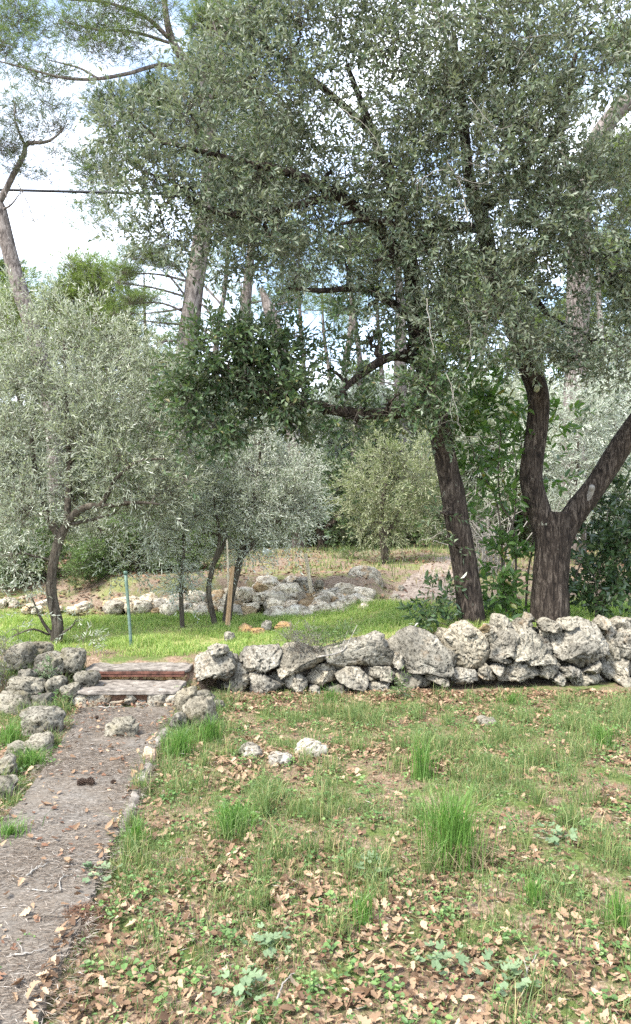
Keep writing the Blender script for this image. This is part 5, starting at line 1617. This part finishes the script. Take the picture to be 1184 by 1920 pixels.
for (px, y0, y1, D, w, lab) in ((262, 980, 1040, 11.4, 0.05, 'tall pale plastic tree guard tube seen through the left olive crown'), (501, 1030, 1066, 14.0, 0.09, 'grey plastic tree guard tube left of the far rubble wall'),
                                (262, 1082, 1112, 10.8, 0.06, 'short grey plastic tube behind the green stake')):
    b = Gp(px, D)
    t = thing('tree_guard', b, lab, 'tree guard')
    mb = MB()
    zt = P(px, y0, D)[2] - b[2]
    hh_ = np.array([[0, 0, -0.05], [0, 0, zt * 0.5], [0.02, 0, zt]])
    tube(mb, hh_, w, 12, 0.05, cap=False)
    tube(mb, hh_[::-1] + [0, 0, 0.0], w * 0.93, 12, 0.0, cap=False)
    mb.build('tube', M_guard, t, True)
    mb = MB()
    tube(mb, [[w + 0.015, 0, -0.05], [w + 0.02, 0, zt * 0.8]], 0.012, 6)
    mb.build('support_cane', M_wood_pale, t, True)
mb = MB()
ca, cb = P(-700, 330, 14.0), P(1096, 372, 14.35)
t = np.linspace(0, 1, 40)[:, None]
q = ca + (cb - ca) * t
q[:, 2] -= 4 * 0.10 * (t * (1 - t))[:, 0]
tube(mb, q, 0.027, 8)
o = mb.build('overhead_cable', M_cable, None, True)
tag(o, 'black overhead cable crossing the white sky at the left', 'cable')

# ------------------------------------------------------------------ ground cover
def scatter(n, y0, y1, dens, rs, margin=0.5):
    """points on the ground inside a wedge in front of the camera, thinned by dens(x,y) in 0..1"""
    m = n
    y = np.sqrt(rs.uniform(y0 ** 2, y1 ** 2, m))
    x = rs.uniform(-1, 1, m) * (0.44 * y + margin)
    keep = rs.uniform(0, 1, m) < dens(x, y)
    x, y = x[keep], y[keep]
    return x, y, H(x, y)


def on_path(x, y, m=0.0):
    return (x > np.interp(y, PL_Y, PL_X) - m) & (x < np.interp(y, PR_Y, PR_X) + m) & (y < 6.45)


def blades(x, y, z, hgt, w, rs, lean=0.45):
    n = len(x)
    a = rs.uniform(0, 6.28, n)
    fa = rs.uniform(0, 6.28, n)
    ld = np.stack([np.cos(a), np.sin(a), np.zeros(n)], 1)
    sd_ = np.stack([np.cos(fa), np.sin(fa), np.zeros(n)], 1)
    h = hgt[:, None]
    le = (lean * rs.uniform(0.1, 1.6, n))[:, None]
    b = np.stack([x, y, z - 0.004], 1)
    m = b + np.array([0, 0, 1.0]) * h * 0.58 + ld * h * le * 0.28
    t = b + np.array([0, 0, 1.0]) * h * (1 - 0.28 * le) + ld * h * le
    w = w[:, None]
    V = np.stack([b - sd_ * w / 2, b + sd_ * w / 2, m + sd_ * w * 0.4, m - sd_ * w * 0.4, t], 1).reshape(-1, 3)
    k = np.arange(n)[:, None] * 5
    return V, k + np.array([0, 1, 2, 3]), k + np.array([3, 2, 4])


rs = np.random.default_rng(555)


def lawn_d(x, y):
    n1 = noise2(x, y, 0.9, 1.0)
    n2 = noise2(x, y, 2.6, 2.0)
    n3 = noise2(x, y, 7.0, 4.0)
    d = 0.38 + 0.6 * n1 + 0.75 * n2 + 0.55 * n3
    edge = x - np.interp(y, PR_Y, PR_X)
    d = d + 0.35 * np.exp(-((edge - 0.3) / 0.3) ** 2) * sst(3.3, 4.2, y)          # lush strip along the path
    d = d - 0.5 * np.exp(-(((x + 0.15) / 0.8) ** 2 + ((y - 4.9) / 0.45) ** 2))      # bare patch round the white rocks
    d = d - 0.7 * sst(0.45, 0.1, np.abs(y - (6.6 + 0.1 * x)))                       # litter under the wall
    d = d - 0.22 * sst(3.4, 2.6, y)
    d = np.clip(d, 0.13, 1) * sst(7.0, 6.75, y - 0.1 * x)
    d = np.where(on_path(x, y), 0, d)
    left = x < np.interp(y, PL_Y, PL_X)
    return np.where(left, np.clip(0.35 + n2 + 0.4 * n1, 0, 1) * 0.9, d)


mb = MB()
x, y, z = scatter(400000, 2.0, 7.1, lawn_d, rs)
hv = np.clip(0.042 + 0.038 * noise2(x, y, 1.4, 9.0) + 0.025 * noise2(x, y, 5, 3), 0.018, 0.13) * rs.uniform(0.5, 1.4, len(x))
V, q, t = blades(x, y, z, hv, rs.uniform(0.0022, 0.0046, len(x)), rs, 0.7)
mb.add(V, q, t)
# many small tufts scattered in the lawn
cx_, cy_, cz_ = scatter(900, 2.3, 7.0, lawn_d, rs)
sel = rs.permutation(len(cx_))[:230]
for i in sel:
    m = rs.integers(30, 90)
    sp = rs.uniform(0.02, 0.05)
    bx, by = cx_[i] + rs.normal(0, sp, m), cy_[i] + rs.normal(0, sp, m)
    V, q, t = blades(bx, by, np.full(m, cz_[i]), rs.uniform(0.07, 0.2, m), np.full(m, 0.0035), rs, 0.55)
    mb.add(V, q, t)
o = mb.build('grass', M_grass, None)
tag(o, 'patchy green grass of the front lawn', 'grass', None, 'stuff')


def meadow_d(x, y):
    up = sst(7.25, 7.5, y - 0.1 * np.clip(x, -1, 5)) * sst(9.9, 9.5, y + 0.2 * noise2(x, y, 1.5))
    stair = (x > -2.2) & (x < -1.1) & (y < 7.25)
    d = np.clip(0.60 + 0.8 * noise2(x, y, 1.1, 5) + 0.6 * noise2(x, y, 4, 5), 0.06, 1)
    return np.where(stair, 0.0, up * d)


mb = MB()
x, y, z = scatter(300000, 7.0, 10.2, meadow_d, rs, 1.2)
hv = np.clip(0.055 + 0.06 * noise2(x, y, 1.4, 19.0) + 0.04 * noise2(x, y, 5, 29.0), 0.02, 0.16) * rs.uniform(0.5, 1.5, len(x))
V, q, t = blades(x, y, z, hv, rs.uniform(0.004, 0.007, len(x)), rs, 0.6)
mb.add(V, q, t)
o = mb.build('grass', M_meadow, None)
tag(o, 'bright fresh grass covering the terrace behind the wall', 'grass', None, 'stuff')


def upper_d(x, y):
    return np.clip(0.12 + 0.6 * noise2(x, y, 0.5, 25) + 0.35 * noise2(x, y, 2, 15), 0, 1) * sst(10.3, 11, y)


mb = MB()
x, y, z = scatter(160000, 10.3, 26, upper_d, rs, 2)
V, q, t = blades(x, y, z, rs.uniform(0.05, 0.16, len(x)), rs.uniform(0.008, 0.014, len(x)), rs, 0.6)
mb.add(V, q, t)
o = mb.build('grass', M_grass, None)
tag(o, 'thin grass on the dry upper ground', 'grass', None, 'stuff')
mb = MB()
x, y, z = scatter(60000, 10.2, 26, lambda x, y: np.clip(0.15 + 0.6 * noise2(x, y, 0.7, 45), 0, 1), rs, 2)
V, q, t = blades(x, y, z, rs.uniform(0.04, 0.13, len(x)), rs.uniform(0.008, 0.014, len(x)), rs, 0.8)
mb.add(V, q, t)
o = mb.build('grass', M_drygrass, None)
tag(o, 'straw coloured dry grass on the upper ground', 'grass', None, 'stuff')


def litter_leaves(x, y, z, size, rs, flat=0.35):
    """lobed oak leaves lying on the ground, curled"""
    n = len(x)
    ts = np.array([0.0, 0.14, 0.27, 0.4, 0.53, 0.67, 0.8, 0.92, 1.0])
    ws = np.array([0.02, 0.09, 0.19, 0.14, 0.27, 0.18, 0.26, 0.15, 0.02])
    S = len(ts)
    a = rs.uniform(0, 6.28, n)
    d = np.stack([np.cos(a), np.sin(a), rs.normal(0, flat * 0.6, n)], 1)
    nr = nz(np.stack([rs.normal(0, flat, n), rs.normal(0, flat, n), np.ones(n)], 1))
    d = nz(d - nr * (d * nr).sum(1, keepdims=True))
    s = np.cross(d, nr)
    L = size[:, None, None]
    curl = rs.normal(0.25, 0.35, n)[:, None]
    bend = rs.normal(0.1, 0.25, n)[:, None]
    base = np.stack([x, y, z], 1)[:, None]
    mid = base + d[:, None] * (ts - 0.5)[None, :, None] * L + nr[:, None] * (bend * (ts - 0.5)[None] ** 2 * size[:, None])[..., None]
    jit = ws[None] * rs.uniform(0.75, 1.25, (n, S)) * 1.05
    up = nr[:, None] * (np.abs(curl) * jit * size[:, None] * 0.9)[..., None]
    l = mid - s[:, None] * jit[..., None] * L + up
    r = mid + s[:, None] * jit[..., None] * L + up
    V = np.stack([l, mid, r], 2).reshape(n, S * 3, 3)
    V[..., 2] += np.maximum(0, (z + 0.003) - V[..., 2].min(1))[:, None] * 0.8
    f = []
    for i in range(S - 1):
        f.append([i * 3, i * 3 + 1, (i + 1) * 3 + 1, (i + 1) * 3])
        f.append([i * 3 + 1, i * 3 + 2, (i + 1) * 3 + 2, (i + 1) * 3 + 1])
    f = np.array(f)
    Fc = (np.arange(n)[:, None, None] * (S * 3) + f[None]).reshape(-1, 4)
    return V.reshape(-1, 3), Fc


def litter_d(x, y):
    d = 0.08 + 0.85 * sst(4.2, 2.6, y) + 0.75 * noise2(x, y, 1.1, 31) + 0.75 * noise2(x, y, 3.2, 35) + 0.4 * noise2(x, y, 8, 36)
    d = d + 0.5 * sst(0.4, 0.1, np.abs(y - (6.65 + 0.1 * x)))
    d = np.clip(d, 0.04, 1) * sst(7.05, 6.9, y - 0.1 * x)
    return np.where(on_path(x, y, -0.05), 0.03, d)


mb = MB()
x, y, z = scatter(56000, 2.0, 7.0, litter_d, rs)
V, Fq = litter_leaves(x, y, z + rs.uniform(0.004, 0.02, len(x)) + np.where(on_path(x, y), 0.035, 0), rs.uniform(0.016, 0.056, len(x)) * rs.uniform(0.7, 1.1, len(x)), rs, 0.45)
mb.add(V, Fq)
o = mb.build('leaf_litter', M_litter, None)
tag(o, 'tan fallen oak leaves strewn over the front lawn', 'leaf litter', None, 'stuff')
mb = MB()
x, y, z = scatter(26000, 2.0, 7.0, lambda x, y: np.clip(0.15 + 0.9 * sst(0.5, 0.05, np.abs(y - (6.68 + 0.1 * x))) + 0.35 * noise2(x, y, 2.2, 55), 0.05, 1) * sst(7.05, 6.9, y - 0.1 * x) * np.where(on_path(x, y), 0.35, 1), rs)
V, Fq = litter_leaves(x, y, z + rs.uniform(0.002, 0.012, len(x)) + np.where(on_path(x, y), 0.035, 0), rs.uniform(0.018, 0.045, len(x)), rs)
mb.add(V, Fq)
o = mb.build('leaf_litter', M_rust_litter, None)
tag(o, 'small rusty brown leaf crumbs below the wall and through the lawn', 'leaf litter', None, 'stuff')

mb = MB()
x, y, z = scatter(20000, 9.3, 14.5, lambda x, y: np.clip(0.25 + 0.5 * noise2(x, y, 1.1, 81) + 0.5 * sst(-1.8, -2.6, x), 0, 1) * sst(9.35, 9.7, y), rs, 1.5)
V, Fq = litter_leaves(x, y, z + rs.uniform(0.004, 0.02, len(x)), rs.uniform(0.035, 0.075, len(x)), rs)
mb.add(V, Fq)
o = mb.build('leaf_litter', M_rust_litter, None)
tag(o, 'brown leaf litter on the bank and dry ground behind the green terrace', 'leaf litter', None, 'stuff')

# fallen pine needles and bark chips on the path
mb = MB()
x, y, z = scatter(420000, 1.9, 7.0, lambda x, y: np.where(on_path(x, y, 0.06 + 0.05 * noise2(x, y, 5)), np.clip(0.5 + 0.7 * noise2(x, y, 1.6, 61) + 0.5 * noise2(x, y, 5, 63), 0.06, 1), 0.012) * (y < 6.36), rs)
n = len(x)
a = rs.normal(0.0, 0.7, n) + np.where(rs.uniform(size=n) < 0.25, rs.uniform(0, 3.14, n), 0)
d = np.stack([np.cos(a), np.sin(a), rs.normal(0, 0.06, n)], 1)
nr = np.stack([rs.normal(0, 0.3, n), rs.normal(0, 0.3, n), np.ones(n)], 1)
V = leaf_verts(np.stack([x, y, z + 0.040 * (1 - 0.85 * sst(5.0, 6.2, y)) + rs.uniform(0, 0.008, n)], 1), d, nr, rs.uniform(0.014, 0.06, n), rs.uniform(0.0012, 0.0028, n), 0.0, 0.02, 4)
mb.add(V, leaf_faces(n, 4)[0])
o = mb.build('needle_litter', M_needle_litter, None)
tag(o, 'brown and grey fallen pine needles carpeting the path', 'needle litter', None, 'stuff')

# round-leaved weeds
mb = MB()
wx, wy, wz = scatter(2600, 2.0, 7.0, lambda x, y: np.where(on_path(x, y, -0.03), 0.02, np.clip(0.45 + 0.6 * noise2(x, y, 1.5, 71) + 0.2 * sst(4.5, 3, y), 0.05, 1)) * sst(6.8, 6.6, y - 0.1 * x), rs)
k = 14
n = len(wx) * k
rad_ = np.abs(rs.normal(0, 0.035, n))
an = rs.uniform(0, 6.28, n)
bx = np.repeat(wx, k) + rad_ * np.cos(an)
by = np.repeat(wy, k) + rad_ * np.sin(an)
bz = np.repeat(wz, k) + rs.uniform(0.01, 0.05, n) * (1.2 - np.minimum(rad_ / 0.07, 1))
d = np.stack([np.cos(an), np.sin(an), rs.normal(0.1, 0.3, n)], 1)
nr = np.stack([rs.normal(0, 0.35, n), rs.normal(0, 0.35, n) - 0.1, np.ones(n)], 1)
Lw = np.repeat(rs.uniform(0.010, 0.026, len(wx)), k) * rs.uniform(0.7, 1.2, n)
V = leaf_verts(np.stack([bx, by, bz + 0.004], 1), d, nr, Lw, Lw * np.repeat(rs.uniform(0.4, 1.0, len(wx)), k), 0.15, 0.1, 6)
mb.add(V, leaf_faces(n, 6)[0])
o = mb.build('weeds', M_weed, None)
tag(o, 'low round-leaved weeds growing through the leaf litter', 'weeds', None, 'stuff')


# grass tufts that stand out, each one a thing
def tuft(px, py, hpx, wpx, label, nb=260, dry=60, D=None):
    D = D or EYE * F / (py - HY)
    b = Gp(px, D)
    h = hpx / F * D
    w = wpx / F * D
    r = thing('grass_tuft', b, label, 'grass tuft', 'grass tufts on the lawn')
    for cnt, m, nm, hh, ln in ((nb, M_grass_t, 'blades', 1.0, 0.5), (dry, M_drygrass, 'dry_blades', 0.5, 1.5)):
        if not cnt:
            continue
        a = rs.uniform(0, 6.28, cnt)
        q = np.abs(rs.normal(0, 0.16 * w, cnt))
        V, f4, f3 = blades(q * np.cos(a), q * np.sin(a), np.zeros(cnt), h * hh * rs.uniform(0.45, 1.1, cnt), rs.uniform(0.003, 0.005, cnt), rs, ln * min(1.6, w / h * 0.6))
        MB().add(V, f4, f3).build(nm, m, r)
    return r


M_grass_t = leaf_mat('tuft_blade', [(0.0, (0.06, 0.135, 0.028)), (0.7, (0.12, 0.225, 0.05)), (1.0, (0.22, 0.32, 0.09))], None, 0.45, 0.35, 0.3, (1.3, 1.6, 0.7))
tuft(848, 1622, 165, 200, 'largest and tallest green grass tuft, with a straw coloured skirt of dead blades', 620, 380)
tuft(440, 1560, 75, 150, 'wide bright grass tuft beside the path, second from the camera along it', 320, 20)
tuft(255, 1582, 60, 80, 'small upright grass tuft at the path edge, nearest the camera', 130, 20)
tuft(340, 1420, 70, 110, 'lush grass tuft on the path edge just right of the kerb stone', 260, 10)
tuft(395, 1392, 60, 90, 'grass tuft in front of the pitted rock at the right end of the steps', 220, 6)
tuft(788, 1460, 100, 90, 'thin tall bluish grass tuft in the middle of the lawn behind the largest one', 150, 20)
tuft(680, 1735, 80, 90, 'loose grass tuft low in the photo, left of the largest one', 110, 16)
tuft(1000, 1700, 70, 60, 'narrow upright grass tuft right of the largest one', 80, 10)
tuft(1130, 1400, 60, 90, 'grass tuft at the right edge of the lawn below the wall', 160, 8)
tuft(60, 1442, 50, 110, 'bright grass tuft at the foot of the low pale rock left of the path', 240, 6)
tuft(20, 1398, 60, 90, 'bright grass tuft behind the low pale rock left of the path', 200, 6)
tuft(20, 1580, 60, 100, 'grass tuft at the left edge of the photo beside the path', 160, 10)
tuft(1160, 1745, 90, 90, 'sparse grass tuft at the lower right edge', 90, 30)
tuft(620, 1300, 40, 70, 'dark grass tuft below the wall left of its middle', 120, 10, 6.55)
tuft(960, 1320, 36, 90, 'grass tuft below the wall in front of the forked oak', 140, 8)

# mallow plants near the camera
for px, py, lab in ((500, 1780, 'grey-green mallow with round leaves in the litter, nearest the needle clump'), (460, 1872, 'mallow plant at the bottom edge of the lawn left of centre'), (950, 1850, 'broad mallow plant with the biggest leaves at the lower right'),
                    (830, 1815, 'mallow plant with grey-green leaves left of the biggest one'), (1040, 1580, 'mallow patch right of the largest grass tuft'), (700, 1640, 'small mallow plant left of the largest grass tuft'), (180, 1655, 'green mallow plant overhanging the path edge')):
    D = EYE * F / (py - HY)
    b = Gp(px, D)
    r = thing('mallow_plant', b, lab, 'plant', 'mallow plants in the lawn')
    m = 24
    a = rs.uniform(0, 6.28, m)
    q = rs.uniform(0.01, 0.11, m)
    tipz = rs.uniform(0.025, 0.075, m)
    pos = np.stack([q * np.cos(a), q * np.sin(a), tipz], 1)
    stem = MB()
    twig_sticks(stem, np.zeros((m, 3)), pos, np.linalg.norm(pos, axis=1), 0.0012)
    stem.build('stem', M_weed, r)
    lf = MB()
    th = np.linspace(0.35, 2 * math.pi - 0.35, 13)
    rr_ = 1 - 0.14 * np.cos(th * 5)
    for i in range(m):
        s_ = rs.uniform(0.010, 0.021)
        nr = nz(np.array([rs.normal(0, 0.35), rs.normal(-0.1, 0.35), 1.0]))
        u = nz(np.cross(nr, [math.sin(a[i]), -math.cos(a[i]), 0.1]))
        v = np.cross(nr, u)
        V = pos[i] + s_ * rr_[:, None] * (np.cos(th)[:, None] * u + np.sin(th)[:, None] * v) + nr * (0.22 * s_ * np.abs(np.sin(th * 2.5)))[:, None]
        V = np.vstack([pos[i], V])
        lf.add(V, np.stack([np.zeros(12, int), np.arange(1, 13), np.arange(2, 14)], 1))
    lf.build('leaves', M_mallow, r)


# pine cones
def cone(px, py, s, rz, label):
    D = EYE * F / (py - HY)
    b = Gp(px, D)
    b[2] += 0.038 + s * 0.30
    r = thing('pine_cone', b, label, 'pine cone')
    mb = MB()
    ax = np.array([math.cos(rz), math.sin(rz), 0.15])
    u = nz(np.cross(ax, [0, 0, 1.0]))
    v = np.cross(ax, u)
    n = 70
    for i in range(n):
        t = i / n
        a = i * 2.4
        rad = s * 0.42 * math.sin(math.pi * (0.12 + 0.85 * t)) ** 0.7
        o = (t - 0.5) * s * ax
        rd = u * math.cos(a) + v * math.sin(a)
        sd_ = np.cross(ax, rd)
        tip = o + rd * rad + ax * 0.06 * s
        w = 0.10 * s
        V = [o, o + rd * rad * 0.7 + sd_ * w, tip + sd_ * w * 0.5, tip - sd_ * w * 0.5, o + rd * rad * 0.7 - sd_ * w, tip - ax * 0.08 * s]
        mb.add(V, [[0, 1, 2, 3], [1, 5, 5 - 0, 2][:4]] if False else [[0, 1, 2, 3], [0, 3, 4, 0 + 5]], [[1, 5, 2], [2, 5, 3]])
    mb.build('scales', M_cone, r, False)
    mb = MB()
    tube(mb, np.array([ax * -0.5 * s, ax * 0, ax * 0.48 * s]), [0.12 * s, 0.16 * s, 0.05 * s], 8)
    mb.build('core', M_cone, r, True)


cone(154, 1484, 0.058, 0.4, 'dark pine cone on the path, left one of a touching pair')
cone(170, 1483, 0.06, 2.3, 'dark pine cone on the path, right one of a touching pair')
cone(213, 1481, 0.034, 1.0, 'small lone dark pine cone on the path right of the pair')
cone(182, 1356, 0.036, 2.0, 'small dark pine cone on the path left of the loose rock')


# twigs on the ground
def stick(pts, r, label, mat=None, name='fallen_twig'):
    q = []
    for px, py in pts:
        D = EYE * F / (py - HY)
        p = Gp(px, D)
        p[2] += r + (0.042 if on_path(p[:1], p[1:2])[0] else 0.02)
        q.append(p)
    c = np.array(q[0])
    mb = MB()
    s_ = spline(np.array(q) - c, 6)
    s_ = s_ + rs.normal(0, r * 0.4, s_.shape)
    tube(mb, s_, np.linspace(r, r * 0.5, len(s_)), 6)
    k = len(s_) // 2
    branch_to(mb, s_[k], s_[k] + np.array([rs.uniform(-0.06, 0.06), 0.04, 0.015]), r * 0.6, r * 0.3, rs, 4, 0.1, 0, 5)
    o = mb.build(name, mat or M_dead, None, True)
    o.location = tuple(c)
    tag(o, label, 'twig')


stick([(114, 1690), (113, 1670), (122, 1662), (136, 1659)], 0.0035, 'pale curved twig hooked upward on the path')
stick([(52, 1684), (85, 1690), (112, 1689)], 0.003, 'thin straight pale twig on the path left of the curved one')
stick([(50, 1662), (68, 1648), (90, 1638)], 0.005, 'short stout grey twig lying aslant on the path')
stick([(18, 1816), (50, 1814), (80, 1804)], 0.004, 'pale twig on the path near the lower left corner')
stick([(50, 1742), (90, 1738), (138, 1742)], 0.004, 'brown twig across the path edge beside the dark needle pile', M_twig)
stick([(182, 1335), (205, 1337), (232, 1334)], 0.006, 'pale stick lying at the foot of the lower step')
stick([(978, 1860), (990, 1830), (1008, 1800)], 0.004, 'grey curved twig standing out of the litter at the lower right')
stick([(520, 1890), (530, 1860), (545, 1840)], 0.004, 'thin grey twig in the litter at the bottom left of centre')
mb = MB()
q = np.array([P(596, 1232, 7.0), P(640, 1222, 7.05), P(656, 1200, 7.1), P(670, 1172, 7.15)])
tube(mb, spline(q - q[0], 5), np.linspace(0.009, 0.003, 16), 6, 0.15)
branch_to(mb, q[1] - q[0], P(655, 1178, 7.2) - q[0], 0.004, 0.002, rs, 5, 0.05, 0, 5)
o = mb.build('fallen_twig', M_dead, None, True)
o.location = tuple(q[0])
tag(o, 'grey dead stick leaning up from the top of the wall beside the herb', 'twig')

# dark needle pile at the path edge
mb = MB()
D = EYE * F / (1730 - HY)
b = Gp(150, D)
n = 900
d = nz(np.stack([rs.normal(size=n), rs.normal(size=n), rs.normal(0, 0.4, n)], 1))
q = np.stack([rs.normal(0, 0.065, n), rs.normal(0, 0.05, n), np.zeros(n)], 1)
q[:, 2] = 0.05 * np.exp(-(q[:, 0] ** 2 + q[:, 1] ** 2) / 0.006) * rs.uniform(0.2, 1, n) + 0.012
mb.add(leaf_verts(q - d * 0.03, d, rs.normal(size=(n, 3)), np.full(n, 0.07), np.full(n, 0.0028), 0, 0, 4), leaf_faces(n, 4)[0])
o = mb.build('needle_pile', M_rust_litter, None)
o.location = tuple(b)
tag(o, 'dark reddish clump of dead needles on the right path edge', 'needle clump')
